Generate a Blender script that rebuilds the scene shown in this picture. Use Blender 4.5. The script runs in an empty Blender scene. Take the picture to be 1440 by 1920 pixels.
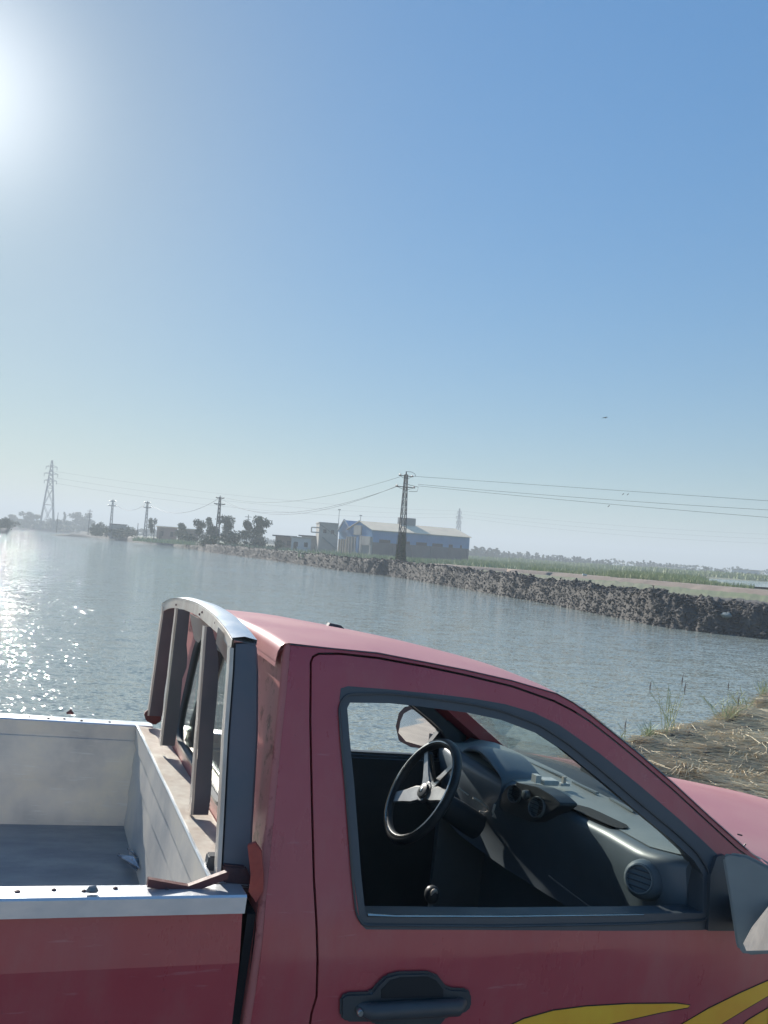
import bpy, bmesh, math, random
import numpy as np
from mathutils import Vector, Matrix, noise
from mathutils.geometry import tessellate_polygon
random.seed(7)
scene = bpy.context.scene
COL = scene.collection
R_ = math.radians

# ------------------------------------------------------------------ camera
FPX = 1560.0                       # focal length in photograph pixels (1440 x 1920)
ROLL = R_(3.81)
PITCH = math.atan(70 * math.cos(ROLL) / FPX)
CAM = Vector((0, 0, 2.0))
FWD = Vector((0, math.cos(PITCH), math.sin(PITCH)))
_r = Vector((1, 0, 0)); _u = _r.cross(FWD)
RGT = math.cos(ROLL) * _r + math.sin(ROLL) * _u
UPV = -math.sin(ROLL) * _r + math.cos(ROLL) * _u
cam_data = bpy.data.cameras.new('camera')
cam = bpy.data.objects.new('camera', cam_data); COL.objects.link(cam)
cam.matrix_world = Matrix((
    (RGT.x, UPV.x, -FWD.x, CAM.x), (RGT.y, UPV.y, -FWD.y, CAM.y),
    (RGT.z, UPV.z, -FWD.z, CAM.z), (0, 0, 0, 1)))
cam_data.sensor_fit = 'VERTICAL'; cam_data.sensor_height = 24.0
cam_data.lens = FPX / 1920 * 24.0
cam_data.clip_start = 0.05; cam_data.clip_end = 9000
scene.camera = cam

def ray(px, py): return RGT * ((px - 720) / FPX) - UPV * ((py - 960) / FPX) + FWD
def atz(px, py, z):
    d = ray(px, py); t = (z - CAM.z) / d.z
    return CAM + d * t
def atd(px, py, dist):
    d = ray(px, py); return CAM + d * (dist / math.hypot(d.x, d.y))

# ------------------------------------------------------------------ light
SUN = ray(-105, 150).normalized()
sun_el = math.asin(SUN.z); sun_az = math.atan2(SUN.x, SUN.y)      # from +Y towards +X
world = bpy.data.worlds.new('World'); scene.world = world; world.use_nodes = True
nt = world.node_tree; nt.nodes.clear()
sky = nt.nodes.new('ShaderNodeTexSky'); sky.sky_type = 'NISHITA'; sky.sun_disc = False
sky.sun_elevation = sun_el; sky.sun_rotation = sun_az
sky.altitude = 0; sky.air_density = 1.0; sky.dust_density = 0.35; sky.ozone_density = 1.6
bgn = nt.nodes.new('ShaderNodeBackground'); bgn.inputs['Strength'].default_value = 0.101
wo = nt.nodes.new('ShaderNodeOutputWorld')
tint = nt.nodes.new('ShaderNodeMix'); tint.data_type = 'RGBA'; tint.blend_type = 'MULTIPLY'; tint.inputs[0].default_value = 1
tint.inputs[7].default_value = (.845, 1.01, 1.08, 1); nt.links.new(sky.outputs[0], tint.inputs[6])
hs = nt.nodes.new('ShaderNodeHueSaturation'); hs.inputs['Saturation'].default_value = 1.2; nt.links.new(tint.outputs[2], hs.inputs['Color'])
bw = nt.nodes.new('ShaderNodeRGBToBW'); nt.links.new(hs.outputs[0], bw.inputs[0])
pw = nt.nodes.new('ShaderNodeMath'); pw.operation = 'POWER'; pw.inputs[1].default_value = -.54; nt.links.new(bw.outputs[0], pw.inputs[0])
vs = nt.nodes.new('ShaderNodeVectorMath'); vs.operation = 'SCALE'; nt.links.new(hs.outputs[0], vs.inputs[0]); nt.links.new(pw.outputs[0], vs.inputs['Scale'])
tcw = nt.nodes.new('ShaderNodeTexCoord'); dn_ = nt.nodes.new('ShaderNodeVectorMath'); dn_.operation = 'DOT_PRODUCT'; dn_.inputs[1].default_value = SUN
nt.links.new(tcw.outputs['Generated'], dn_.inputs[0])
mxm = nt.nodes.new('ShaderNodeMath'); mxm.operation = 'MAXIMUM'; mxm.inputs[1].default_value = 0; nt.links.new(dn_.outputs['Value'], mxm.inputs[0])
pa = nt.nodes.new('ShaderNodeMath'); pa.operation = 'POWER'; pa.inputs[1].default_value = 230; nt.links.new(mxm.outputs[0], pa.inputs[0])   # the hazy aureole round the sun
va = nt.nodes.new('ShaderNodeVectorMath'); va.operation = 'SCALE'; va.inputs[0].default_value = (3.6, 3.5, 3.4); nt.links.new(pa.outputs[0], va.inputs['Scale'])
vad = nt.nodes.new('ShaderNodeVectorMath'); vad.operation = 'ADD'; nt.links.new(vs.outputs[0], vad.inputs[0]); nt.links.new(va.outputs[0], vad.inputs[1])
nt.links.new(vad.outputs[0], bgn.inputs[0]); nt.links.new(bgn.outputs[0], wo.inputs[0])
sl = bpy.data.lights.new('sun', 'SUN'); sl.energy = 4.3; sl.angle = R_(0.6); sl.color = (1, .95, .86)
so = bpy.data.objects.new('sun', sl); COL.objects.link(so)
so.rotation_euler = (-SUN).to_track_quat('-Z', 'Y').to_euler()
scene.view_settings.view_transform = 'Standard'; scene.view_settings.look = 'None'
scene.view_settings.exposure = 0.9; scene.view_settings.gamma = 1.0
try: scene.view_settings.use_curve_mapping = False
except Exception: pass
scene.cycles.volume_bounces = 0
scene.cycles.max_bounces = 8

# ------------------------------------------------------------------ materials
def newmat(name):
    m = bpy.data.materials.new(name); m.use_nodes = True
    n = m.node_tree; return m, n, n.nodes['Principled BSDF']
def mat(name, c, rough=.6, c2=None, scale=4., metal=0., bump=0., bscale=None, coat=0., spec=None, detail=5., rvar=0., ramp=(.35, .65), stretch=None, dist=.01):
    m, n, b = newmat(name)
    b.inputs['Base Color'].default_value = (*c, 1); b.inputs['Roughness'].default_value = rough
    b.inputs['Metallic'].default_value = metal; b.inputs['Coat Weight'].default_value = coat
    b.inputs['Coat Roughness'].default_value = .12
    if spec is not None: b.inputs['Specular IOR Level'].default_value = spec
    tc = n.nodes.new('ShaderNodeTexCoord'); src = tc.outputs['Object']
    if stretch:
        mp = n.nodes.new('ShaderNodeMapping'); mp.inputs['Scale'].default_value = stretch
        n.links.new(src, mp.inputs[0]); src = mp.outputs[0]
    if c2 or rvar:
        t = n.nodes.new('ShaderNodeTexNoise'); t.inputs['Scale'].default_value = scale; t.inputs['Detail'].default_value = detail
        t.inputs['Roughness'].default_value = .62
        n.links.new(src, t.inputs['Vector'])
        rp = n.nodes.new('ShaderNodeMapRange'); rp.inputs[1].default_value = ramp[0]; rp.inputs[2].default_value = ramp[1]
        n.links.new(t.outputs[0], rp.inputs[0])
        if c2:
            mx = n.nodes.new('ShaderNodeMix'); mx.data_type = 'RGBA'
            mx.inputs[6].default_value = (*c, 1); mx.inputs[7].default_value = (*c2, 1)
            n.links.new(rp.outputs[0], mx.inputs[0]); n.links.new(mx.outputs[2], b.inputs['Base Color'])
        if rvar:
            r2 = n.nodes.new('ShaderNodeMapRange'); r2.inputs[3].default_value = rough - rvar; r2.inputs[4].default_value = rough + rvar
            n.links.new(rp.outputs[0], r2.inputs[0]); n.links.new(r2.outputs[0], b.inputs['Roughness'])
    if bump:
        t2 = n.nodes.new('ShaderNodeTexNoise'); t2.inputs['Scale'].default_value = bscale or scale * 4; t2.inputs['Detail'].default_value = 6
        n.links.new(src, t2.inputs['Vector'])
        bp = n.nodes.new('ShaderNodeBump'); bp.inputs['Strength'].default_value = bump; bp.inputs['Distance'].default_value = dist
        n.links.new(t2.outputs[0], bp.inputs['Height']); n.links.new(bp.outputs[0], b.inputs['Normal'])
    return m

def dusty_paint(name, c1, c2):
    m, n, b = newmat(name); L = n.links.new
    tc = n.nodes.new('ShaderNodeTexCoord')
    def noi(sc, det, stretch=None, rough=.6):
        t = n.nodes.new('ShaderNodeTexNoise'); t.inputs['Scale'].default_value = sc; t.inputs['Detail'].default_value = det; t.inputs['Roughness'].default_value = rough
        if stretch:
            mp = n.nodes.new('ShaderNodeMapping'); mp.inputs['Scale'].default_value = stretch; L(tc.outputs['Object'], mp.inputs[0]); L(mp.outputs[0], t.inputs['Vector'])
        else: L(tc.outputs['Object'], t.inputs['Vector'])
        return t
    def rng(src, a, b_, c, d):
        r = n.nodes.new('ShaderNodeMapRange'); r.inputs[1].default_value = a; r.inputs[2].default_value = b_; r.inputs[3].default_value = c; r.inputs[4].default_value = d; L(src, r.inputs[0]); return r
    def mix(f, a, b_):
        x = n.nodes.new('ShaderNodeMix'); x.data_type = 'RGBA'; L(f, x.inputs[0])
        if isinstance(a, tuple): x.inputs[6].default_value = (*a, 1)
        else: L(a, x.inputs[6])
        x.inputs[7].default_value = (*b_, 1); return x
    base = mix(rng(noi(2.5, 5).outputs[0], .35, .65, 0, 1).outputs[0], c1, c2)
    d1 = mix(rng(noi(3.2, 8, (1, 1, .35), .7).outputs[0], .48, .75, 0, .22).outputs[0], base.outputs[2], (.42, .33, .28))     # wiped road dust
    d2 = mix(rng(noi(70, 3).outputs[0], .70, .74, 0, .35).outputs[0], d1.outputs[2], (.12, .05, .05))                         # stone chips
    sc = noi(5, 4, (1, 9, 9)); d3 = mix(rng(sc.outputs[0], .66, .70, 0, .16).outputs[0], d2.outputs[2], (.62, .42, .42))      # long scratches
    L(d3.outputs[2], b.inputs['Base Color'])
    L(rng(noi(3.2, 8, (1, 1, .35), .7).outputs[0], .4, .7, .26, .5).outputs[0], b.inputs['Roughness'])
    b.inputs['Coat Weight'].default_value = .6; L(rng(noi(8, 6).outputs[0], .35, .7, .06, .3).outputs[0], b.inputs['Coat Roughness'])
    bp = n.nodes.new('ShaderNodeBump'); bp.inputs['Strength'].default_value = .35; bp.inputs['Distance'].default_value = .006
    L(noi(3.5, 2).outputs[0], bp.inputs['Height']); L(bp.outputs[0], b.inputs['Normal']); L(bp.outputs[0], b.inputs['Coat Normal'])
    return m
M = {}
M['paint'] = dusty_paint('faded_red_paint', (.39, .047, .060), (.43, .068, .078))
def worn_paint():
    m, n, b = newmat('worn_red_paint')
    tc = n.nodes.new('ShaderNodeTexCoord')
    t = n.nodes.new('ShaderNodeTexNoise'); t.inputs['Scale'].default_value = 9; t.inputs['Detail'].default_value = 9; t.inputs['Roughness'].default_value = .7
    n.links.new(tc.outputs['Object'], t.inputs['Vector'])
    r = n.nodes.new('ShaderNodeValToRGB'); e = r.color_ramp.elements
    e[0].position = .0; e[0].color = (.36, .085, .085, 1); e[1].position = .57; e[1].color = (.45, .15, .14, 1)
    q = e.new(.635); q.color = (.20, .035, .03, 1); q = e.new(.68); q.color = (.13, .03, .025, 1); q = e.new(.70); q.color = (.5, .23, .2, 1)
    n.links.new(t.outputs[0], r.inputs[0]); n.links.new(r.outputs[0], b.inputs['Base Color'])
    b.inputs['Roughness'].default_value = .5
    bp = n.nodes.new('ShaderNodeBump'); bp.inputs['Strength'].default_value = .25; bp.inputs['Distance'].default_value = .002
    n.links.new(t.outputs[0], bp.inputs['Height']); n.links.new(bp.outputs[0], b.inputs['Normal'])
    return m
M['worn'] = worn_paint()
M['roofpaint'] = mat('oxidised_red_paint_sun_sheen', (.52, .17, .18), .42, (.58, .27, .25), 2.2, rvar=.06, bump=.02, bscale=30)  # oxidised red, with the sun's sheen painted in as a paler tone
M['alu'] = mat('scratched_aluminium', (.78, .80, .82), .38, (.62, .64, .66), 5., metal=.7, rvar=.1, bump=.06, bscale=60)
def bed_alu():
    m, n, b = newmat('dented_aluminium_sheet')
    tc = n.nodes.new('ShaderNodeTexCoord')
    t = n.nodes.new('ShaderNodeTexNoise'); t.inputs['Scale'].default_value = 3.2; t.inputs['Detail'].default_value = 8; t.inputs['Roughness'].default_value = .65
    n.links.new(tc.outputs['Object'], t.inputs['Vector'])
    r = n.nodes.new('ShaderNodeValToRGB'); e = r.color_ramp.elements
    e[0].position = .3; e[0].color = (.46, .46, .45, 1); e[1].position = .72; e[1].color = (.80, .73, .60, 1)
    q = e.new(.5); q.color = (.64, .61, .56, 1)
    n.links.new(t.outputs[0], r.inputs[0])
    mp = n.nodes.new('ShaderNodeMapping'); mp.inputs['Scale'].default_value = (6, 60, 60); mp.inputs['Rotation'].default_value = (0, .5, 0)
    n.links.new(tc.outputs['Object'], mp.inputs[0])
    s = n.nodes.new('ShaderNodeTexNoise'); s.inputs['Scale'].default_value = 2; s.inputs['Detail'].default_value = 4
    n.links.new(mp.outputs[0], s.inputs['Vector'])
    sr = n.nodes.new('ShaderNodeMapRange'); sr.inputs[1].default_value = .6; sr.inputs[2].default_value = .72; sr.inputs[4].default_value = .5
    n.links.new(s.outputs[0], sr.inputs[0])
    mx = n.nodes.new('ShaderNodeMix'); mx.data_type = 'RGBA'; mx.inputs[7].default_value = (.75, .75, .72, 1)
    n.links.new(sr.outputs[0], mx.inputs[0]); n.links.new(r.outputs[0], mx.inputs[6]); n.links.new(mx.outputs[2], b.inputs['Base Color'])
    b.inputs['Metallic'].default_value = .3; b.inputs['Roughness'].default_value = .48
    v = n.nodes.new('ShaderNodeTexNoise'); v.inputs['Scale'].default_value = 2.2; v.inputs['Detail'].default_value = 3
    n.links.new(tc.outputs['Object'], v.inputs['Vector'])
    bp = n.nodes.new('ShaderNodeBump'); bp.inputs['Strength'].default_value = .5; bp.inputs['Distance'].default_value = .016
    n.links.new(v.outputs[0], bp.inputs['Height'])
    bp2 = n.nodes.new('ShaderNodeBump'); bp2.inputs['Strength'].default_value = .1; bp2.inputs['Distance'].default_value = .001
    n.links.new(s.outputs[0], bp2.inputs['Height']); n.links.new(bp.outputs[0], bp2.inputs['Normal'])
    n.links.new(bp2.outputs[0], b.inputs['Normal'])
    return m
M['bedalu'] = bed_alu()
M['bedfloor'] = mat('worn_bed_floor_shaded', (.34, .345, .35), .5, (.24, .25, .26), 3.5, metal=.35, rvar=.12, bump=.15, bscale=50, stretch=(1, 2.5, 1), detail=8)  # worn grey, with the far wall's shade painted in as a darker tone
M['cream'] = mat('weathered_cream_metal', (.66, .62, .54), .5, (.5, .42, .35), 12., metal=.2, bump=.15, bscale=40, stretch=(1, 1, .25))
M['post'] = mat('dusty_dark_grey_steel', (.105, .115, .13), .5, (.15, .14, .155), 5., metal=.2, rvar=.1, bump=.05)
M['rubber'] = mat('black_rubber', (.06, .07, .08), .5, (.075, .085, .095), 8., rvar=.08)
M['plastic'] = mat('black_plastic', (.045, .05, .056), .42, (.06, .066, .07), 10., bump=.1, bscale=260, dist=.001)
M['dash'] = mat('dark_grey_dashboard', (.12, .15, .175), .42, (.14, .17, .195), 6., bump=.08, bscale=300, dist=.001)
M['dashtop'] = mat('dash_top_lit_grey', (.30, .32, .30), .42, (.36, .37, .34), 6., bump=.1, bscale=250, dist=.001)  # paler than the dash: light falling on its top is painted in
M['satin'] = mat('flare_washed_plastic', (.22, .25, .25), .45, (.26, .29, .29), 6.)  # black housing plastic, painted paler for the lens flare washing over it
M['dashdark'] = mat('charcoal_trim', (.045, .055, .062), .4, (.055, .066, .074), 9.)
M['dark'] = mat('dark_cabin_lining', (.20, .24, .26), .8, (.22, .26, .28), 6.)
M['seat'] = mat('dark_seat_fabric', (.05, .065, .08), .9, (.07, .085, .1), 20.)
M['chrome'] = mat('worn_chrome', (.55, .54, .5), .25, metal=1., c2=(.4, .4, .38), scale=8)
M['spoke'] = mat('brushed_steel_spoke', (.36, .36, .35), .38, metal=.8, c2=(.24, .24, .24), scale=14)
M['ring'] = mat('dull_vent_ring', (.17, .19, .20), .3, metal=.5)
M['redbit'] = mat('red_oxide_metal', (.15, .04, .035), .6, (.09, .035, .035), 14., bump=.2)
M['orange'] = mat('orange_red_tape', (.45, .08, .055), .5, (.30, .05, .045), 14., bump=.3)
M['rust'] = mat('rusty_brown_steel', (.13, .055, .05), .65, (.07, .04, .045), 16., bump=.3)
M['yellow'] = mat('yellow_flame_vinyl', (.92, .56, .04), .4, (.86, .40, .03), 4., coat=.2)
M['decaledge'] = mat('black_vinyl_outline', (.02, .015, .015), .4)
M['tyre'] = mat('tyre_rubber', (.02, .02, .02), .8)
M['white'] = mat('off_white_card', (.7, .7, .66), .5, (.5, .52, .5), 30.)
M['shard'] = mat('crumpled_silver_scrap', (.5, .52, .56), .25, (.1, .12, .16), 25., metal=.8)
def glass(name, tint, rough=0.0, mixw=.85):
    m, n, b = newmat(name); n.nodes.remove(b)
    tr = n.nodes.new('ShaderNodeBsdfTransparent'); tr.inputs[0].default_value = (*tint, 1)
    gl = n.nodes.new('ShaderNodeBsdfGlossy'); gl.inputs['Roughness'].default_value = rough; gl.inputs[0].default_value = (.95, .95, .95, 1)
    lw = n.nodes.new('ShaderNodeLayerWeight'); lw.inputs[0].default_value = .5
    p5 = n.nodes.new('ShaderNodeMath'); p5.operation = 'POWER'; p5.inputs[1].default_value = 5; n.links.new(lw.outputs['Facing'], p5.inputs[0])
    fr = n.nodes.new('ShaderNodeMath'); fr.operation = 'MULTIPLY_ADD'; fr.inputs[1].default_value = .94; fr.inputs[2].default_value = .05; n.links.new(p5.outputs[0], fr.inputs[0])
    mx = n.nodes.new('ShaderNodeMixShader')
    n.links.new(fr.outputs[0], mx.inputs[0]); n.links.new(tr.outputs[0], mx.inputs[1]); n.links.new(gl.outputs[0], mx.inputs[2])
    n.links.new(mx.outputs[0], n.nodes['Material Output'].inputs[0]); return m
M['glass'] = glass('window_glass', (.86, .9, .88))
M['rearglass'] = glass('dusty_rear_glass', (.55, .6, .58), .03)
M['mirror'] = mat('mirror_glass', (.8, .82, .84), .02, metal=1.)

# landscape
M['mud'] = mat('dark_grey_mud', (.058, .055, .054), .9, (.115, .098, .084), 1.3, bump=.6, bscale=5., dist=.08, detail=9)
M['dirt'] = mat('dry_grey_brown_earth', (.52, .44, .355), .9, (.36, .305, .25), 1.6, bump=.5, bscale=9., dist=.03)
M['field'] = mat('dry_field_earth', (.20, .18, .12), .95, (.14, .17, .075), .05, bump=.3, bscale=2.)
M['road'] = mat('pale_dirt_road', (.30, .23, .18), .95, (.24, .18, .14), .3, bump=.3, bscale=3.)
M['straw'] = mat('dry_straw', (.82, .70, .46), .7, (.58, .44, .26), .9)
M['strawdark'] = mat('old_brown_straw', (.62, .51, .36), .8, (.34, .27, .19), .9)
M['void'] = mat('recess_shade_black', (.015, .017, .02), .8)  # near-black that paints the shade in gaps and recesses
M['weed'] = mat('pale_green_weed', (.30, .36, .20), .7, (.38, .40, .24), 3.)
M['weedhead'] = mat('dry_seed_head', (.07, .05, .045), .8)
M['leaf'] = mat('dark_green_foliage', (.05, .075, .035), .7, (.08, .11, .05), .8)
M['leaf2'] = mat('olive_green_foliage', (.065, .09, .04), .7, (.10, .125, .06), .8)
M['reed'] = mat('green_reeds', (.26, .33, .12), .75, (.36, .38, .18), .12)
M['bark'] = mat('brown_bark', (.09, .07, .055), .9)
M['galv'] = mat('galvanised_steel', (.22, .23, .24), .5, metal=.5)
M['darkgalv'] = mat('weathered_dark_steel', (.07, .075, .08), .6, metal=.3)
M['insul'] = mat('dark_insulator', (.03, .03, .035), .4)
M['wire'] = mat('overhead_wire_metal', (.10, .10, .11), .5)
M['blue'] = mat('blue_corrugated_sheet', (.06, .24, .46), .5, (.05, .20, .40), .4)
M['roofsheet'] = mat('beige_roof_sheet', (.85, .70, .50), .9, (.75, .61, .43), .3)
M['greyblock'] = mat('grey_blockwork', (.12, .12, .125), .9, (.09, .09, .095), .5)
M['palewall'] = mat('pale_plaster', (.46, .43, .38), .85, (.36, .33, .29), .4)
M['whitewall'] = mat('whitewashed_wall', (.52, .54, .56), .85, (.42, .44, .46), .4)
M['pinkwall'] = mat('pinkish_brick_wall', (.36, .24, .19), .9, (.28, .19, .15), .4)
M['opening'] = mat('dark_opening', (.02, .022, .025), .8)
M['greenwall'] = mat('grey_green_wall', (.22, .25, .24), .9)

def water_mat(name, col, s1, s2):
    m, n, b = newmat(name)
    b.inputs['Roughness'].default_value = .045; b.inputs['IOR'].default_value = 1.33
    g = n.nodes.new('ShaderNodeNewGeometry')
    t0 = n.nodes.new('ShaderNodeTexNoise'); t0.inputs['Scale'].default_value = .04; t0.inputs['Detail'].default_value = 3
    n.links.new(g.outputs['Position'], t0.inputs['Vector'])
    mx = n.nodes.new('ShaderNodeMix'); mx.data_type = 'RGBA'; mx.inputs[6].default_value = (*col, 1); mx.inputs[7].default_value = (col[0]*1.25, col[1]*1.15, col[2]*.95, 1)
    n.links.new(t0.outputs[0], mx.inputs[0]); n.links.new(mx.outputs[2], b.inputs['Base Color'])
    acc = None
    for (sx, sy, sc, st, rot) in ((.6, 1.8, 1.7, s1, .10), (.65, 1.6, 5.0, s2, -.22), (.8, 1.2, 13., s2*2.2, .3), (1, 1, .07, .12, .4)):
        mp = n.nodes.new('ShaderNodeMapping'); mp.inputs['Scale'].default_value = (sx, sy, 1); mp.inputs['Rotation'].default_value = (0, 0, rot)
        n.links.new(g.outputs['Position'], mp.inputs[0])
        t = n.nodes.new('ShaderNodeTexNoise'); t.inputs['Scale'].default_value = sc; t.inputs['Detail'].default_value = 2.0; t.inputs['Distortion'].default_value = .5
        n.links.new(mp.outputs[0], t.inputs['Vector'])
        v1 = n.nodes.new('ShaderNodeVectorMath'); v1.operation = 'SUBTRACT'; v1.inputs[1].default_value = (.5, .5, .5); n.links.new(t.outputs['Color'], v1.inputs[0])
        v2 = n.nodes.new('ShaderNodeVectorMath'); v2.operation = 'MULTIPLY'; v2.inputs[1].default_value = (st*.7, st, 0); n.links.new(v1.outputs[0], v2.inputs[0])
        if acc is None: acc = v2
        else:
            v3 = n.nodes.new('ShaderNodeVectorMath'); n.links.new(acc.outputs[0], v3.inputs[0]); n.links.new(v2.outputs[0], v3.inputs[1]); acc = v3
    v4 = n.nodes.new('ShaderNodeVectorMath'); v4.inputs[1].default_value = (0, 0, 1); n.links.new(acc.outputs[0], v4.inputs[0])
    v5 = n.nodes.new('ShaderNodeVectorMath'); v5.operation = 'NORMALIZE'; n.links.new(v4.outputs[0], v5.inputs[0])
    n.links.new(v5.outputs[0], b.inputs['Normal'])
    return m
M['water'] = water_mat('rippled_pond_water', (.27, .315, .305), .52, .60)

# ------------------------------------------------------------------ mesh helpers
class MB:
    def __init__(s): s.v = []; s.f = []; s.m = []
    def quad(s, a, b, c, d, mi=0):
        i = len(s.v); s.v += [tuple(a), tuple(b), tuple(c), tuple(d)]; s.f.append((i, i+1, i+2, i+3)); s.m.append(mi)
    def tri(s, a, b, c, mi=0):
        i = len(s.v); s.v += [tuple(a), tuple(b), tuple(c)]; s.f.append((i, i+1, i+2)); s.m.append(mi)
    def box(s, x0, x1, y0, y1, z0, z1, mi=0, T=None):
        i = len(s.v); p = [(x, y, z) for x in (x0, x1) for y in (y0, y1) for z in (z0, z1)]
        if T: p = [tuple(T(Vector(q))) for q in p]
        s.v += p
        for f in ((0, 1, 3, 2), (4, 6, 7, 5), (0, 4, 5, 1), (2, 3, 7, 6), (0, 2, 6, 4), (1, 5, 7, 3)):
            s.f.append(tuple(i+k for k in f)); s.m.append(mi)
    def bar(s, a, b, w, h=None, mi=0, up=Vector((0, 0, 1))):
        a = Vector(a); b = Vector(b); h = h or w; d = (b-a).normalized()
        x = d.cross(up)
        if x.length < 1e-3: x = d.cross(Vector((1, 0, 0)))
        x.normalize(); y = x.cross(d)
        i = len(s.v)
        for p in (a, b):
            for sx, sy in ((-1, -1), (1, -1), (1, 1), (-1, 1)): s.v.append(tuple(p + x*sx*w/2 + y*sy*h/2))
        for f in ((3, 2, 1, 0), (4, 5, 6, 7), (0, 1, 5, 4), (1, 2, 6, 5), (2, 3, 7, 6), (3, 0, 4, 7)):
            s.f.append(tuple(i+k for k in f)); s.m.append(mi)
    def tube(s, pts, r, n=8, mi=0, cap=True, closed=False):
        pts = [Vector(p) for p in pts]; N = len(pts)
        rr = r if isinstance(r, (list, tuple)) else [r]*N
        base = len(s.v); ref = None
        for k, p in enumerate(pts):
            if closed: d = pts[(k+1) % N] - pts[k-1]
            else: d = pts[min(k+1, N-1)] - pts[max(k-1, 0)]
            d.normalize()
            if ref is None:
                ref = d.cross(Vector((0, 0, 1)))
                if ref.length < .1: ref = d.cross(Vector((1, 0, 0)))
            ref = (ref - d*ref.dot(d)).normalized(); q = d.cross(ref)
            for j in range(n):
                a = 2*math.pi*j/n; s.v.append(tuple(p + (ref*math.cos(a) + q*math.sin(a))*rr[k]))
        for k in range(N if closed else N-1):
            k2 = (k+1) % N
            for j in range(n):
                j2 = (j+1) % n
                s.f.append((base+k*n+j, base+k*n+j2, base+k2*n+j2, base+k2*n+j)); s.m.append(mi)
        if cap and not closed:
            s.f.append(tuple(base+j for j in range(n-1, -1, -1))); s.m.append(mi)
            s.f.append(tuple(base+(N-1)*n+j for j in range(n))); s.m.append(mi)
    def prism(s, poly, fn, a, b, mi=0):
        """poly: list of 2-D points; fn(p, t) -> 3-D; side a to side b"""
        n = len(poly); i = len(s.v)
        s.v += [tuple(fn(p, a)) for p in poly] + [tuple(fn(p, b)) for p in poly]
        s.f.append(tuple(range(i, i+n))); s.m.append(mi)
        s.f.append(tuple(range(i+2*n-1, i+n-1, -1))); s.m.append(mi)
        for k in range(n):
            k2 = (k+1) % n; s.f.append((i+k, i+n+k, i+n+k2, i+k2)); s.m.append(mi)
    def grid(s, rows, mi=0, close=False):
        i = len(s.v); nc = len(rows[0])
        for r in rows: s.v += [tuple(p) for p in r]
        for a in range(len(rows)-1):
            for b in range(nc-1):
                s.f.append((i+a*nc+b, i+a*nc+b+1, i+(a+1)*nc+b+1, i+(a+1)*nc+b)); s.m.append(mi)
    def mesh(s, name, mats, smooth=None, up=False):
        me = bpy.data.meshes.new(name); me.from_pydata(s.v, [], s.f)
        for m in (mats if isinstance(mats, (list, tuple)) else [mats]): me.materials.append(m)
        me.polygons.foreach_set('material_index', s.m)
        bm = bmesh.new(); bm.from_mesh(me)
        if len(s.f) < 60000: bmesh.ops.recalc_face_normals(bm, faces=bm.faces)
        if up:
            bm.normal_update()
            if sum(f.normal.z for f in bm.faces) < 0: bmesh.ops.reverse_faces(bm, faces=bm.faces)
        bm.to_mesh(me); bm.free()
        if smooth is not None:
            me.polygons.foreach_set('use_smooth', [True]*len(me.polygons)); me.set_sharp_from_angle(angle=R_(smooth))
        me.update(); return me

def link(name, me, parent=None, loc=None):
    o = bpy.data.objects.new(name, me); COL.objects.link(o)
    if parent is not None: o.parent = parent
    if loc is not None: o.location = loc
    return o
def tag(o, label=None, cat=None, group=None, kind=None):
    if label: o['label'] = label
    if cat: o['category'] = cat
    if group: o['group'] = group
    if kind: o['kind'] = kind
    return o
def thing(name, label, cat, loc, group=None, rz=0):
    o = bpy.data.objects.new(name, None); COL.objects.link(o); o.location = loc; o.rotation_euler = (0, 0, rz)
    o.empty_display_size = .2
    return tag(o, label, cat, group)
def copy_tree(o, parent=None):
    c = o.copy(); COL.objects.link(c); c.parent = parent
    for ch in o.children: copy_tree(ch, c)
    return c
def bevel(me, w, seg=2, ang=30):
    bm = bmesh.new(); bm.from_mesh(me)
    bmesh.ops.remove_doubles(bm, verts=bm.verts, dist=1e-5)
    es = [e for e in bm.edges if len(e.link_faces) == 2 and e.calc_face_angle(0) > R_(ang)]
    bmesh.ops.bevel(bm, geom=es, offset=w, segments=seg, affect='EDGES', clamp_overlap=True)
    bm.to_mesh(me); bm.free()
    me.polygons.foreach_set('use_smooth', [True]*len(me.polygons)); me.set_sharp_from_angle(angle=R_(40)); me.update()
    return me

def fbm(x, y, z=0., o=4, s=1.):
    return noise.fractal(Vector((x*s, y*s, z)), 1.0, 2.0, o)

# ------------------------------------------------------------------ water, ground, far land
WZ = -.95
w = MB(); S = 2600
w.quad((-S, -S, WZ), (S, -S, WZ), (S, S, WZ), (-S, S, WZ))
tag(link('water', w.mesh('water', M['water'])), kind='structure')

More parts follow.
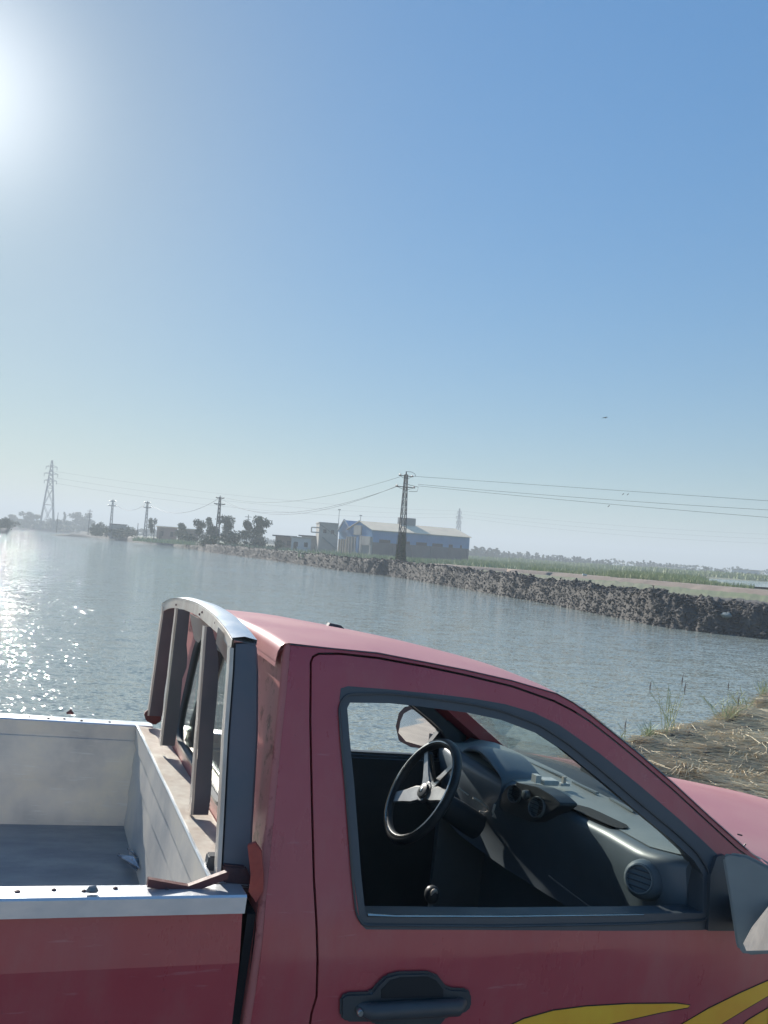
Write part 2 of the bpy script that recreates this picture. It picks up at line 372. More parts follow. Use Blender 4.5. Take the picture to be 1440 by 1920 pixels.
SH = [(-150, -53), (-60, -17), (-20, -1.0), (-8, 4.4), (-3, 6.4), (0, 7.9), (1.6, 9.3), (2.5, 10.3), (3.6, 11.3), (5, 12.8), (7.5, 15.6), (12, 19.5), (22, 25), (40, 31), (90, 42)]
def near_sd(x, y):
    best = 1e9; sg = 1
    for (x0, y0), (x1, y1) in zip(SH, SH[1:]):
        dx, dy = x1-x0, y1-y0; t = max(0, min(1, ((x-x0)*dx + (y-y0)*dy)/(dx*dx+dy*dy)))
        ex, ey = x-x0-t*dx, y-y0-t*dy; d = ex*ex+ey*ey
        if d < best: best = d; sg = -1 if dx*(y-y0) - dy*(x-x0) > 0 else 1
    return sg*math.sqrt(best)
CY, SY = math.cos(R_(22.2)), math.sin(R_(22.2))
def ground_z(x, y):
    s = (x+.245)*CY + (y-1.735)*SY
    l = -(x+.245)*SY + (y-1.735)*CY
    base = -.0787*max(-3, min(2.8, s)) + .06*max(0, min(6, s-2.8)) * (1 if l > 1 else .5)
    d = near_sd(x, y) + .35*fbm(x, y, 3, 3, .5)
    t = max(0, min(1, (d+.25)/1.5)); t = t*t*(3-2*t)
    edge = math.exp(-((d-1.35)/.8)**2)
    z = WZ-.5 + (base - WZ + .5)*t + edge*(.10 + .10*fbm(x, y, 9, 4, 2.2)) + .035*fbm(x, y, 0, 5, 1.3)*t
    if d > .2: z += .05*edge*abs(fbm(x, y, 5, 3, 6.))
    return z
def axis(lo, flo, fhi, hi, fine, coarse):
    a = list(np.arange(flo, fhi, fine)); 
    x = flo; st = fine
    while x > lo: st = min(coarse, st*1.35); x -= st; a.insert(0, x)
    x = a[-1]; st = fine
    while x < hi: st = min(coarse, st*1.35); x += st; a.append(x)
    return a
xs = axis(-150, .8, 9.5, 90, .055, 6); ys = axis(-90, 6.2, 17.5, 45, .055, 6)
g = MB(); nx, ny = len(xs), len(ys)
g.v = [(x, y, ground_z(x, y)) for y in ys for x in xs]
for j in range(ny-1):
    for i in range(nx-1): 
        a = j*nx+i; g.f.append((a, a+1, a+nx+1, a+nx))
g.m = [0]*len(g.f)
tag(link('ground', g.mesh('ground', M['dirt'], 180)), kind='structure')

# far shore as seen round the pond: (azimuth degrees, distance)
def azd(px, py):
    p = atz(px, py, WZ); return math.degrees(math.atan2(p.x, p.y)), math.hypot(p.x, p.y)
SHORE = [(-180, 170), (-140, 160), (-100, 190), (-60, 260), (-40, 300)]
SHORE += [(azd(-250, 985)[0], 280), (azd(14, 985)[0], 262), (azd(19, 985)[0], 560), (azd(150, 995)[0], 600), (azd(168, 1006)[0], 370)]
SHORE += [azd(*p) for p in ((260, 1018), (330, 1024), (390, 1036), (480, 1047), (560, 1058), (640, 1070), (745, 1083), (860, 1103), (960, 1122), (1050, 1138), (1150, 1160), (1250, 1180), (1350, 1192), (1440, 1202))]
SHORE += [(40, 33), (60, 30)]
saz = np.array([a for a, d in SHORE]); sdd = np.array([d for a, d in SHORE])
order = np.argsort(saz); saz = saz[order]; sdd = sdd[order]
def shore1(az): return 1/float(np.interp(az, saz, 1/sdd))
def shore(az):
    k = 1.0 if az > 0 else .25
    return sum(shore1(az+q*k) for q in (-1, -.5, 0, .5, 1))/5 if az > -22 else shore1(az)
def far_z(x, y, t, az):
    """height of the far land t metres behind its shoreline"""
    r = min(1, max(0, t/2.3)); r = r*r*(1.6-.6*r)
    fade = math.exp(-(max(0, t-3.5)/5.5)**2)
    flat = .30 + .12*fbm(x, y, 1, 2, .03)
    crest = float(np.interp(az, (-20, 0, 5, 10, 14, 17, 19.5, 24), (.25, .30, .30, .26, .30, .26, .14, -.02))) + .16*fbm(x, y, 2, 3, .12)
    z = WZ - .35 + r*(flat - WZ + .35) + r*fade*(crest-.1)
    rough = min(1, r*3.5+.15)*(.25+.75*fade)
    z += rough*(.34*fbm(x, y, 4, 3, .8) + .40*(abs(fbm(x, y, 8, 4, 1.5))-.10)+.18*fbm(x,y,6,3,4.))
    return z
azs = list(np.arange(-180, -30, 1.)) + list(np.arange(-30, 30, .11)) + list(np.arange(30, 61, 1.))
ts = [0] + list(np.arange(.15, 9, .22)) + [9.5, 10.2, 11, 12, 14, 16, 20, 26, 34, 44, 60, 90, 140, 220, 400, 800, 1500, 2400]
eb = MB(); fl = MB(); nt_ = len(ts); SPLIT = ts.index(16)
rows = []
for az in azs:
    d0 = shore(az); a = R_(az); sx, sy = math.sin(a), math.cos(a)
    wob = .5*fbm(az*.35, 0, 0, 4, 1.)*min(1.5, d0/50)
    row = []
    for t in ts:
        D = d0 + wob + t*max(1., d0/110)
        x, y = sx*D, sy*D
        z = far_z(x, y, t, az) if t < 60 else .28
        row.append((x, y, z))
    rows.append(row)
eb.grid([r[:SPLIT+1] for r in rows]); fl.grid([r[SPLIT:] for r in rows])
tag(link('embankment', eb.mesh('embankment', M['mud'], 180, up=True)), kind='structure')
tag(link('field', fl.mesh('field', M['field'], 180, up=True)), kind='structure')

# low mud spit at the far left
def spit(p0, p1, D, hh, name, wd):
    m = MB(); a = atd(p0, 1000, D); b = atd(p1, 1000, D); rows = []
    for i in range(41):
        q = a.lerp(b, i/40); row = []
        e = math.sin(math.pi*min(1, max(0.02, i/40*1.15)))**.5 if i/40*1.15 < 1 else .1
        for k in range(9):
            s = k/8*2-1; row.append((q.x, q.y + s*wd, WZ-.1 + hh*e*(1-s*s)*(1+.4*fbm(q.x*.2, s, 1, 3))))
        rows.append(row)
    m.grid(rows); return tag(link(name, m.mesh(name, M['mud'], 180, up=True)), kind='structure')
spit(100, 200, 330, 1.1, 'mud_spit', 5)

# dirt road behind the bank
rd = MB(); pr = []
ctrl = [(840, 1058.5), (870, 1061.5), (960, 1067.5), (1060, 1075), (1150, 1082.5), (1250, 1091), (1350, 1099.5), (1440, 1107.5), (1600, 1121)]
cp = [atz(x, y, .62) for x, y in ctrl]
for i in range(len(cp)-1):
    for k in range(10):
        pr.append(cp[i].lerp(cp[i+1], k/10))
rws = []
for i, p in enumerate(pr):
    d = (pr[min(i+1, len(pr)-1)] - pr[max(0, i-1)]); d.z = 0; d.normalize(); nrm = Vector((-d.y, d.x, 0))
    wob = .3*fbm(i*.3, 1, 0, 3)
    rws.append([p - nrm*(4.0+wob) + Vector((0, 0, -.6)), p - nrm*(2.6+wob), p + Vector((0, 0, .05)), p + nrm*(2.2+wob), p + nrm*(4+wob) + Vector((0, 0, -.6))])
rd.grid(rws); tag(link('dirt_road', rd.mesh('dirt_road', M['road'], 180, up=True)), kind='structure')

# second pond on the right
pd = MB(); pz = .52
a = [atz(1265, 1081.5, pz), atz(1330, 1094, pz), atz(1700, 1119, pz), atz(1700, 1105, pz)]
bmx = [(p.x, p.y, pz) for p in a]
pd.v = bmx; pd.f = [(0, 1, 2, 3)]; pd.m = [0]
tag(link('pond_water', pd.mesh('pond_water', M['water'])), kind='structure')

# ------------------------------------------------------------------ haze
FAR_TOP = 60
hz = MB(); hz.box(-2700, 2700, -2700, 2700, -2.2, FAR_TOP)
hm = bpy.data.materials.new('thin_haze'); hm.use_nodes = True; hn = hm.node_tree; hn.nodes.clear()
pv = hn.nodes.new('ShaderNodeVolumePrincipled'); ho = hn.nodes.new('ShaderNodeOutputMaterial')
pv.inputs['Color'].default_value = (.86, .94, 1, 1); pv.inputs['Density'].default_value = .0013; pv.inputs['Anisotropy'].default_value = .1
hn.links.new(pv.outputs[0], ho.inputs['Volume'])
tag(link('haze', hz.mesh('haze', hm)), kind='stuff')
# ------------------------------------------------------------------ trees
def crown_mesh(name, h, w, n, leaf, seed, kind='bushy', m=None):
    rnd = random.Random(seed); mb = MB()
    lobes = []
    if kind == 'bushy':
        for k in range(9):
            a = rnd.uniform(0, 6.28); r = rnd.uniform(0, .32)*w; z = rnd.uniform(.38, .86)*h
            lobes.append((r*math.cos(a), r*math.sin(a), z, rnd.uniform(.13, .25)*w, rnd.uniform(.10, .17)*h))
    elif kind == 'slender':
        for k in range(8):
            z = (.2+.78*k/7)*h; r = w*.30*(1-.75*k/7)
            lobes.append((rnd.uniform(-.1, .1)*w, rnd.uniform(-.1, .1)*w, z, r+.05*w, h*.08))
    else:  # shrub
        for k in range(8):
            a = rnd.uniform(0, 6.28); r = rnd.uniform(0, .38)*w; z = rnd.uniform(.1, .62)*h
            lobes.append((r*math.cos(a), r*math.sin(a), z, rnd.uniform(.14, .24)*w, rnd.uniform(.14, .3)*h))
    for k in range(n):
        lx, ly, lz, lr, lh = rnd.choice(lobes)
        v = Vector((rnd.gauss(0, 1), rnd.gauss(0, 1), rnd.gauss(0, 1))).normalized()*rnd.uniform(.45, 1.08)
        c = Vector((lx+v.x*lr, ly+v.y*lr, lz+v.z*lh))
        a = Vector((rnd.gauss(0, 1), rnd.gauss(0, 1), rnd.gauss(0, 1))).normalized()
        b = a.cross(Vector((rnd.gauss(0, 1), rnd.gauss(0, 1), rnd.gauss(0, 1)))).normalized()
        s = leaf*rnd.uniform(.6, 1.5)
        mb.quad(c-a*s, c-b*s*.55, c+a*s, c+b*s*.55)
    return mb.mesh(name, m or M['leaf']), lobes
def trunk_mesh(name, h, r, lobes, seed):
    rnd = random.Random(seed); mb = MB()
    top = h*.7
    pts = [Vector((rnd.uniform(-.02, .02)*h*k, rnd.uniform(-.02, .02)*h*k, top*k/4)) for k in range(5)]; pts[0].z = -.4
    mb.tube(pts, [r, r*.8, r*.6, r*.45, r*.2], 6)
    for l in lobes[:6]:
        z0 = min(top*.95, l[2]*.6); mb.tube([(0, 0, z0), (l[0]*.6, l[1]*.6, (z0+l[2])/2), (l[0], l[1], l[2])], [r*.35, r*.25, r*.1], 5)
    return mb.mesh(name, M['bark'], 60)
TREES = {}
def tree_kind(key, h, w, n, leaf, seed, kind, m=None):
    cm, lobes = crown_mesh('crown_'+key, h, w, n, leaf, seed, kind, m); tm = trunk_mesh('trunk_'+key, h, .022*h, lobes, seed)
    TREES[key] = (h, w, cm, tm)
for i in range(4): tree_kind('bushy%d' % i, 8, 8, 1500, .30, 10+i, 'bushy', M['leaf'] if i % 2 else M['leaf2'])
for i in range(4): tree_kind('slender%d' % i, 9, 4.2, 420, .42, 30+i, 'slender', M['leaf'])
for i in range(3): tree_kind('shrub%d' % i, 4, 7, 800, .28, 50+i, 'shrub', M['leaf2'] if i % 2 else M['leaf'])
def tree(key, px, ytop, D, wpx, zb, label, name='tree', group=None, cat='tree'):
    h0, w0, cm, tm = TREES[key]
    top = atd(px, ytop, D); p = Vector((top.x, top.y, zb)); h = top.z - zb
    o = thing(name, label, cat, p, group, rz=random.uniform(0, 6))
    wd = wpx/FPX*D
    sx = wd/(w0*.78); sz = h/(h0*(1.0 if 'slender' in key else .97 if 'bushy' in key else .8))
    o.scale = (sx, sx, sz)
    link('crown', cm, o); link('trunk', tm, o)
    return o
# left treeline, far
tl = [
 ('shrub0', 8, 972, 300, 46, 'low dark shrub at the left edge of the treeline', 'shrub'),
 ('bushy0', 32, 966, 340, 40, 'rounded hazy tree left of the tall transmission tower', 'tree'),
 ('bushy1', 50, 960, 330, 22, 'small round crowned tree just left of the tall transmission tower', 'tree'),
 ('bushy2', 70, 963, 335, 30, 'spreading tree touching the left foot of the tall transmission tower', 'tree'),
 ('shrub1', 98, 971, 330, 40, 'low bushy tree in front of the tall transmission tower foot', 'shrub'),
 ('slender1', 122, 962, 330, 9, 'thin pointed tree right of the tall transmission tower', 'tree'),
 ('shrub0', 125, 976, 325, 30, 'low shrub under the thin pointed tree', 'shrub'),
 ('bushy3', 146, 959, 310, 26, 'taller left half of the tree pair before the mud spit', 'tree'),
 ('bushy0', 164, 963, 310, 36, 'broad right half of the tree pair before the mud spit', 'tree'),
 ('shrub2', 188, 979, 320, 26, 'faint low shrub left of the first steel lattice pole', 'shrub'),
 ('shrub1', 236, 984, 300, 20, 'small shrub beside the flat roofed far left house', 'shrub'),
 ('bushy1', 286, 972, 262, 15, 'slim tree left of the pinkish low house', 'tree'),
 ('bushy2', 341, 978, 236, 26, 'dense round tree at the right end of the pinkish low house', 'tree'),
 ('bushy3', 376, 972, 212, 22, 'left tree of the grove round the lattice pole', 'tree'),
 ('bushy0', 399, 972, 208, 32, 'middle tree of the grove round the lattice pole', 'tree'),
 ('bushy1', 430, 968, 206, 34, 'tallest dark tree on the right of the grove round the lattice pole', 'tree'),
 ('bushy2', 462, 972, 204, 28, 'open tree left of the last tall tree before the low houses', 'tree'),
 ('bushy3', 489, 966, 203, 36, 'last tall tree of the left grove before the low houses', 'tree'),
 ('shrub2', 440, 996, 200, 70, 'wide low shrub along the foot of the left grove', 'shrub'),
 ('shrub0', 485, 1000, 198, 44, 'low shrub below the last tall tree of the left grove', 'shrub'),
 ('shrub1', 405, 1003, 180, 46, 'dark green shrub overhanging the water below the left grove', 'shrub'),
 ('shrub2', 520, 1012, 195, 26, 'low shrub at the left corner of the low flat roofed house', 'shrub'),
 ('shrub0', 360, 1000, 215, 50, 'pale green shrub between the pinkish low house and the grove', 'shrub'),
]
for key, px, yt, D, wpx, lab, cat in tl:
    if 12 < px < 170: D = 600 + (px % 7)*4
    tree(key, px, yt, D, wpx, -.3 if 'overhanging' in lab else .2, lab, 'shrub' if cat == 'shrub' else 'tree', None, cat)
# hedge-like far woods
rr = random.Random(5)
def row(x0, y0, x1, y1, n, D, wp, label, group, keys, name='slender_tree'):
    for i in range(n):
        t = (i+rr.uniform(-.3, .3))/(n-1)
        tree(rr.choice(keys), x0+(x1-x0)*t, y0+(y1-y0)*t + rr.uniform(-3.5, 4.5), D+rr.uniform(-15, 15), wp*rr.uniform(.8, 1.3), .2, label, name, group)
row(884, 1027, 935, 1032, 12, 430, 14, 'one of the trees packed close together beside the right end of the warehouse', 'dense far trees beside the warehouse', ['slender0', 'slender1', 'slender2', 'slender3', 'bushy1'])
row(940, 1034, 1145, 1051, 40, 460, 9, 'one of the slender trees of the long far row across the green field', 'long far row of slender trees', ['slender0', 'slender1', 'slender2', 'slender3'])
row(1196, 1053, 1268, 1060, 13, 520, 9, 'one of the slender trees of the short far row left of the farm building', 'short far row of slender trees', ['slender0', 'slender2', 'slender3'])
for px, yt, wp, lab in ((1300, 1065, 14, 'small round tree right of the far low farm building'), (1322, 1061, 17, 'taller hazy tree in the gap between the two far farm buildings'), (1345, 1067, 26, 'wide low hazy tree left of the last farm building'), (1290, 1066, 12, 'tiny bush touching the far low farm building')):
    tree(rr.choice(['bushy0', 'bushy2']), px, yt, 430, wp, .2, lab)
for i in range(17):
    px = -30 + i*16.5
    tree('shrub%d' % (i % 3), px, 984+px*.0667-rr.uniform(6, 12), 600 if 14 < px < 172 else 285 + (i % 3)*8, rr.uniform(26, 44), .1, 'one of the low hazy shrubs lining the far left shore', 'shrub', 'low shrubs along the far left shore', 'shrub')
wood = MB(); wr = random.Random(3)
for i in range(7000):
    px = wr.uniform(-160, 560) if i % 3 else wr.uniform(880, 1700); D = wr.uniform(560, 640)
    p = atd(px, 1000, D); h = 4.5 + 2.6*fbm(px*.03, 0, 0, 3)
    c = Vector((p.x, p.y, .2 + wr.random()**.8*max(1.5, h)))
    a = Vector((wr.gauss(0, 1), wr.gauss(0, 1), wr.gauss(0, 1))).normalized()*.9; b = a.cross(Vector((wr.gauss(0, 1), wr.gauss(0, 1), 1))).normalized()*.9
    wood.quad(c-a, c-b, c+a, c+b)
tag(link('distant_woodland', wood.mesh('distant_woodland', M['leaf'])), 'faint strip of distant trees low on the horizon', 'woodland', None, 'stuff')

# reeds and scrub on the far field
def far_ground(px, D):
    p = atd(px, 1000, D); return p
def reed_patch(name, spec, n, m, label, hmin, hmax, wd, seed):
    rn = random.Random(seed); mb = MB()
    for i in range(n):
        x0, x1, d0, d1 = rn.choice(spec)
        p = atd(rn.uniform(x0, x1), 1000, rn.uniform(d0, d1))
        dens = fbm(p.x, p.y, 2, 3, .05)
        if dens < rn.uniform(-.5, .1): continue
        h = rn.uniform(hmin, hmax)*(1+.5*dens); a = rn.uniform(0, 3.14); ww = wd*rn.uniform(.6, 1.4)
        dx, dy = math.cos(a)*ww, math.sin(a)*ww; lx, ly = rn.gauss(0, .22)*h, rn.gauss(0, .22)*h
        b = Vector((p.x, p.y, .1))
        mb.tri(b+Vector((-dx, -dy, 0)), b+Vector((dx, dy, 0)), b+Vector((lx, ly, h)))
    return tag(link(name, mb.mesh(name, m)), label, 'reeds', None, 'stuff')
reed_patch('reeds', [(880, 1200, 120, 240), (1000, 1320, 105, 140), (870, 1120, 130, 330), (1150, 1330, 92, 128), (1180, 1420, 95, 105)], 46000, M['reed'], 'tall green reeds filling the field behind the dirt road', .35, 1.15, .09, 4)
reed_patch('far_reeds', [(1100, 1700, 260, 420), (1250, 1700, 240, 300), (880, 1300, 300, 420)], 16000, M['reed'], 'green reed belt beyond the second pond', .9, 2.0, .4, 6)
reed_patch('dry_scrub', [(700, 1300, 108, 150), (880, 1180, 118, 170), (560, 900, 120, 185), (250, 560, 190, 230)], 16000, M['weed'], 'dry brownish scrub along the foot of the far embankment', .3, 1.0, .16, 8)

# ------------------------------------------------------------------ lattice towers and wires
def lattice(mb, h, wb, wt, n, r, z0=0):
    def wat(z): return wb + (wt-wb)*(z/h)
    def c(k, z):
        s = wat(z)/2; return Vector(((-s, s, s, -s)[k], (-s, -s, s, s)[k], z))
    z = [0]
    while z[-1] < h: z.append(min(h, z[-1] + max(wat(z[-1])*1.9, h/n*.6)))
    for k in range(4): mb.bar(c(k, 0), c(k, h), r*1.4)
    for a, b in zip(z, z[1:]):
        for k in range(4):
            k2 = (k+1) % 4
            mb.bar(c(k, a), c(k2, b), r); mb.bar(c(k2, a), c(k, b), r); mb.bar(c(k, b), c(k2, b), r)
    return wat
def mv_pole(px, ytop, D, zb, label, name='lattice_pole', r=.07, m='darkgalv', arms=(.985, .86), group=None, rz=.35):
    top = atd(px, ytop, D); h = top.z - zb
    lean = (top.x, top.y)
    o = thing(name, label, 'utility pole', (lean[0], lean[1], zb), group, rz=rz)
    mb = MB(); lattice(mb, h*.965, h*.078, h*.028, 14, r); link('lattice_body', mb.mesh('lattice_body', M[m]), o)
    for f, wdt in zip(arms, (.95, 1.3)):
        a = MB(); z = h*f*.965; a.bar((-wdt, 0, z), (wdt, 0, z), r*2.2); a.bar((-wdt, 0, z), (-.2, 0, z-.35), r); a.bar((wdt, 0, z), (.2, 0, z-.35), r)
        co = link('crossarm', a.mesh('crossarm', M[m]), o)
        for s in (-1, 1):
            i_ = MB(); i_.tube([(s*wdt, 0, z+.02), (s*wdt, .25*s, z+.1), (s*wdt*1.02, .6*s, z+.05)], [.10, .13, .07], 8)
            link('insulator', i_.mesh('insulator', M['insul'], 40), co)
    t = MB(); t.tube([(0, 0, h*.96), (0, 0, h*1.0)], [.10, .07], 8); link('top_insulator', t.mesh('top_insulator', M['insul'], 40), o)
    return o, h
main_pole, MH = mv_pole(762, 884, 108, .35, 'steel lattice power pole standing on the embankment in front of the blue warehouse', r=.05)
ft = MB(); ft.box(-.7, .7, -.7, .7, -.6, .35); link('concrete_foot', ft.mesh('concrete_foot', M['greyblock']), main_pole)
mc = MB(); mc.tube([(.25, 0, MH*.86), (1.7, -.3, MH*.84), (1.55, -.3, MH*.79), (.5, 0, MH*.785)], .035, 6); link('jumper_cable', mc.mesh('jumper_cable', M['wire']), main_pole)
mc = MB(); mc.tube([(0, 0, MH), (.7, 0, MH*1.0), (1.2, 0, MH*.985), (1.35, 0, MH*.955)], .03, 6); link('jumper_cable', mc.mesh('jumper_cable', M['wire']), main_pole)
# creeper round the foot
cr, lob = MB(), None
rn = random.Random(12)
for i in range(1500):
    z = rn.random()*4.0; rad = (.60 - .09*z)*rn.uniform(.6, 1.15) + .06; a = rn.uniform(0, 6.28)
    c = Vector((rad*math.cos(a), rad*math.sin(a), z)); u1 = Vector((rn.gauss(0, 1), rn.gauss(0, 1), rn.gauss(0, 1))).normalized()*.16
    u2 = u1.cross(Vector((rn.gauss(0, 1), rn.gauss(0, 1), rn.gauss(0, 1)))).normalized()*.12
    cr.quad(c-u1, c-u2, c+u1, c+u2)
cpl = thing('climbing_plant', 'dark creeper wrapped round the foot of the lattice pole by the warehouse', 'climbing plant', main_pole.location)
link('foliage', cr.mesh('foliage', M['leaf']), cpl)
stm = MB()
for k in range(5):
    a = k*1.25; stm.tube([(.65*math.cos(a+j*.25), .65*math.sin(a+j*.25), j*.9) for j in range(5)], [.05, .045, .04, .03, .02], 6)
link('stem', stm.mesh('stem', M['bark'], 60), cpl)
p2, h2 = mv_pole(413, 929, 205, .2, 'lattice power pole rising from the left grove of trees', r=.09, m='darkgalv')
p3, h3 = mv_pole(277, 939, 268, .2, 'lattice power pole left of the pinkish low house', r=.10, m='galv')
p4, h4 = mv_pole(212, 936, 285, .2, 'lattice power pole beside the flat roofed far left house', r=.10, m='galv')
def hv_tower(px, ytop, D, zb, wb, wt, label, r, arms):
    top = atd(px, ytop, D); h = top.z-zb
    o = thing('transmission_tower', label, 'transmission tower', (top.x, top.y, zb), rz=.5)
    m1 = MB(); lattice(m1, h*.70, wb, wt, 9, r); link('tower_body', m1.mesh('tower_body', M['galv']), o)
    m2 = MB()
    def cc(k, f): s = wt/2*(1-(f-.7)/.3*.8); return Vector(((-s, s, s, -s)[k], (-s, -s, s, s)[k], h*f))
    fs = [.7, .76, .82, .88, .94, 1.]
    for a, b in zip(fs, fs[1:]):
        for k in range(4):
            k2 = (k+1) % 4; m2.bar(cc(k, a), cc(k, b), r*1.3); m2.bar(cc(k, a), cc(k2, b), r); m2.bar(cc(k2, a), cc(k, b), r)
    link('tower_head', m2.mesh('tower_head', M['galv']), o)
    for f, L in arms:
        m3 = MB(); z = h*f
        for s in (-1, 1):
            for q in (-.5, .5): m3.bar((0, q*wt*.6, z), (s*L, 0, z+.3), r*1.2)
            m3.bar((0, 0, z+h*.035), (s*L, 0, z+.3), r); m3.bar((s*L, 0, z+.3), (s*L, 0, z-1.5), r*1.4)
        link('crossarm', m3.mesh('crossarm', M['galv']), o)
    return o
t1 = hv_tower(98, 863, 505, .2, 7.5, 2.6, 'tall pale transmission tower above the trees at the far left', .22, ((.70, 3.2), (.80, 3.6), (.90, 2.9)))
t2 = hv_tower(862, 953, 590, .2, 4.2, 1.8, 'distant slim transmission tower rising behind the right end of the warehouse', .2, ((.72, 2.0), (.82, 2.4), (.92, 1.8)))
def small_pole(px, yt, yb, D, label, cross=True):
    t = atd(px, yt, D); o = thing('utility_pole', label, 'utility pole', (t.x, t.y, .2)); h = t.z-.2
    m_ = MB(); m_.tube([(0, 0, 0), (0, 0, h)], [.14, .09], 6); link('pole', m_.mesh('pole', M['darkgalv']), o)
    if cross:
        m_ = MB(); m_.bar((-.9, 0, h*.93), (.9, 0, h*.93), .12); m_.bar((-.6, 0, h*.85), (.6, 0, h*.85), .1); link('crossarm', m_.mesh('crossarm', M['darkgalv']), o)
small_pole(169, 955, 975, 300, 'small crossed pole above the tree pair before the mud spit')
small_pole(466, 965, 985, 225, 'small crossed pole among the trees just right of the grove lattice pole')
small_pole(109, 961, 975, 330, 'thin bare pole right of the tall transmission tower', False)
small_pole(291, 973, 1005, 240, 'short pale pole in front of the left end of the pinkish low house', False)
small_pole(259, 981, 992, 285, 'short bare pole left of the lattice pole with the pinkish house', False)
def wire(a, b, sag, r, label, group):
    m_ = MB(); pts = []
    for i in range(25):
        t = i/24; p = a.lerp(b, t); p = p + Vector((0, 0, -sag*4*t*(1-t))); pts.append(p)
    m_.tube(pts, r, 5, cap=False)
    return tag(link('overhead_wire', m_.mesh('overhead_wire', M['wire'])), label, 'wire', group)
P = lambda x, y, D: atd(x, y, D)
wire(P(775, 893, 108), P(1700, 957, 100), .0, .019, 'topmost wire running right from the warehouse lattice pole out of the picture', 'overhead wires right of the lattice pole')
wire(P(784, 908, 108), P(1700, 970, 100), .3, .019, 'middle wire running right from the warehouse lattice pole out of the picture', 'overhead wires right of the lattice pole')
wire(P(784, 911, 108), P(1700, 990, 100), .2, .019, 'lowest wire running right from the warehouse lattice pole out of the picture', 'overhead wires right of the lattice pole')
wire(P(750, 894, 108), P(414, 931, 205), 2.3, .022, 'upper sagging wire between the warehouse lattice pole and the pole in the grove', 'overhead wires between the lattice poles')
wire(P(745, 911, 108), P(419, 938, 205), 3.6, .022, 'lower front sagging wire between the warehouse lattice pole and the pole in the grove', 'overhead wires between the lattice poles')
wire(P(748, 911, 109), P(408, 938, 205), 3.3, .022, 'lower rear sagging wire between the warehouse lattice pole and the pole in the grove', 'overhead wires between the lattice poles')
wire(P(408, 936, 205), P(281, 946, 268), 3., .04, 'sagging wire between the grove lattice pole and the pole by the pinkish house', 'overhead wires between the lattice poles')
wire(P(272, 946, 268), P(215, 944, 285), 2., .04, 'short sagging wire between the two lattice poles at the far left', 'overhead wires between the lattice poles')
for k, (ya, yb, s_, lb) in enumerate(((884, 958, 4, 'upper'), (896, 964, 5, 'middle'), (906, 970, 6, 'lower'))):
    wire(P(104, ya, 503), P(860, yb, 588), s_, .05, '%s faint high voltage wire spanning the sky between the two transmission towers' % lb, 'faint high voltage wires')
    wire(P(864, yb, 590), P(1750, yb+52, 640), s_, .045, '%s faint high voltage wire leaving the slim transmission tower to the right' % lb, 'faint high voltage wires')
# birds
def bird(px, py, D, label, s=.5):
    o = atd(px, py, D); b = MB()
    b.tube([(-.35*s, 0, 0), (-.15*s, 0, .03), (.15*s, 0, .04), (.32*s, 0, 0)], [.02, .09*s, .1*s, .02], 6)
    e = thing('bird', label, 'bird', o, rz=.4); link('body', b.mesh('body', M['insul'], 60), e)
    for sd in (-1, 1):
        wg = MB(); th = Vector((0, 0, .015))
        q = [Vector((.1*s, sd*.05, .05)), Vector((.14*s, sd*.5*s, .26*s)), Vector((-.05*s, sd*1.0*s, .05*s)), Vector((-.12*s, sd*.45*s, .2*s)), Vector((-.14*s, sd*.05, .04))]
        i = 0; wg.v = [tuple(x) for x in q]+[tuple(x-th) for x in q]; wg.f = [(0, 1, 2, 3, 4), (9, 8, 7, 6, 5)]+[(k, k+5, (k+1) % 5+5, (k+1) % 5) for k in range(5)]; wg.m = [0]*7
        link('wing', wg.mesh('wing', M['insul']), e)
bird(1134, 784, 60, 'small dark bird flying in the open sky right of the lattice pole', .34)
for px, py, lb in ((1168, 928.5, 'left one of the two small birds close together on the upper right wire'), (1177, 929, 'right one of the two small birds close together on the upper right wire'), (1141, 951, 'lone small bird on the lowest right wire')):
    p = atd(px, py, 104); b = MB(); b.tube([(-.12, 0, .02), (-.02, 0, .1), (.07, 0, .2), (.13, 0, .24)], [.015, .05, .045, .02], 6)
    tag(link('bird', b.mesh('bird', M['insul'], 60), None, p), lb, 'bird')

# ------------------------------------------------------------------ buildings
def frame_T(o, ang):
    c, s = math.cos(ang), math.sin(ang)
    return lambda q: Vector((q.x*c - q.y*s, q.x*s + q.y*c, q.z))
# warehouse: local x along the long side, y away into depth
A = atd(700, 1000, 195); WZ0 = .5
wh = thing('warehouse', 'long blue metal warehouse with beige sheet roof across the pond', 'warehouse', (A.x, A.y, WZ0), rz=R_(25))
L, Wd, EH, RH = 26.2, 15., 5.75, 7.9
def part(name, mb, m, parent=wh, sm=None): return link(name, mb.mesh(name, m, sm), parent)
wl = MB(); wl.box(0, L, 0, .3, -1, 3.0); wl.box(L-.3, L, .31, Wd, -1, EH-.05); wl.box(0, L-.31, Wd-.3, Wd, -1, EH-.05)
part('lower_wall', wl, M['greyblock'])
x = 0; k = 0
ribs = MB()
slots = [(1.6, 4.6), (7.4, 9.8), (11.4, 14.4), (15.8, 18.8), (20.4, 21.6), (23.6, 24.2)]
up = MB(); up.box(0, L, -.05, .25, 3.75, EH)
xp = 0
for a, b in slots + [(L, L)]:
    up.box(xp, a, -.05, .25, 3.0, 3.749); xp = b
part('upper_cladding', up, M['blue'])
for i in range(int(L/.55)): ribs.box(i*.55+.1, i*.55+.24, -.10, -.052, 3.76, EH-.02)
o_ = part('corrugation', ribs, M['blue'])
for a, b in slots:
    f = MB(); f.box(a+.01, b-.01, .12, .24, 3.01, 3.74); part('window', f, M['opening'])
for i in range(6):
    f = MB(); f.box(i*5.1+.1, i*5.1+.45, -.16, -.002, -1, 2.98); part('pillar', f, M['greyblock'])
rf = MB(); ov = .5
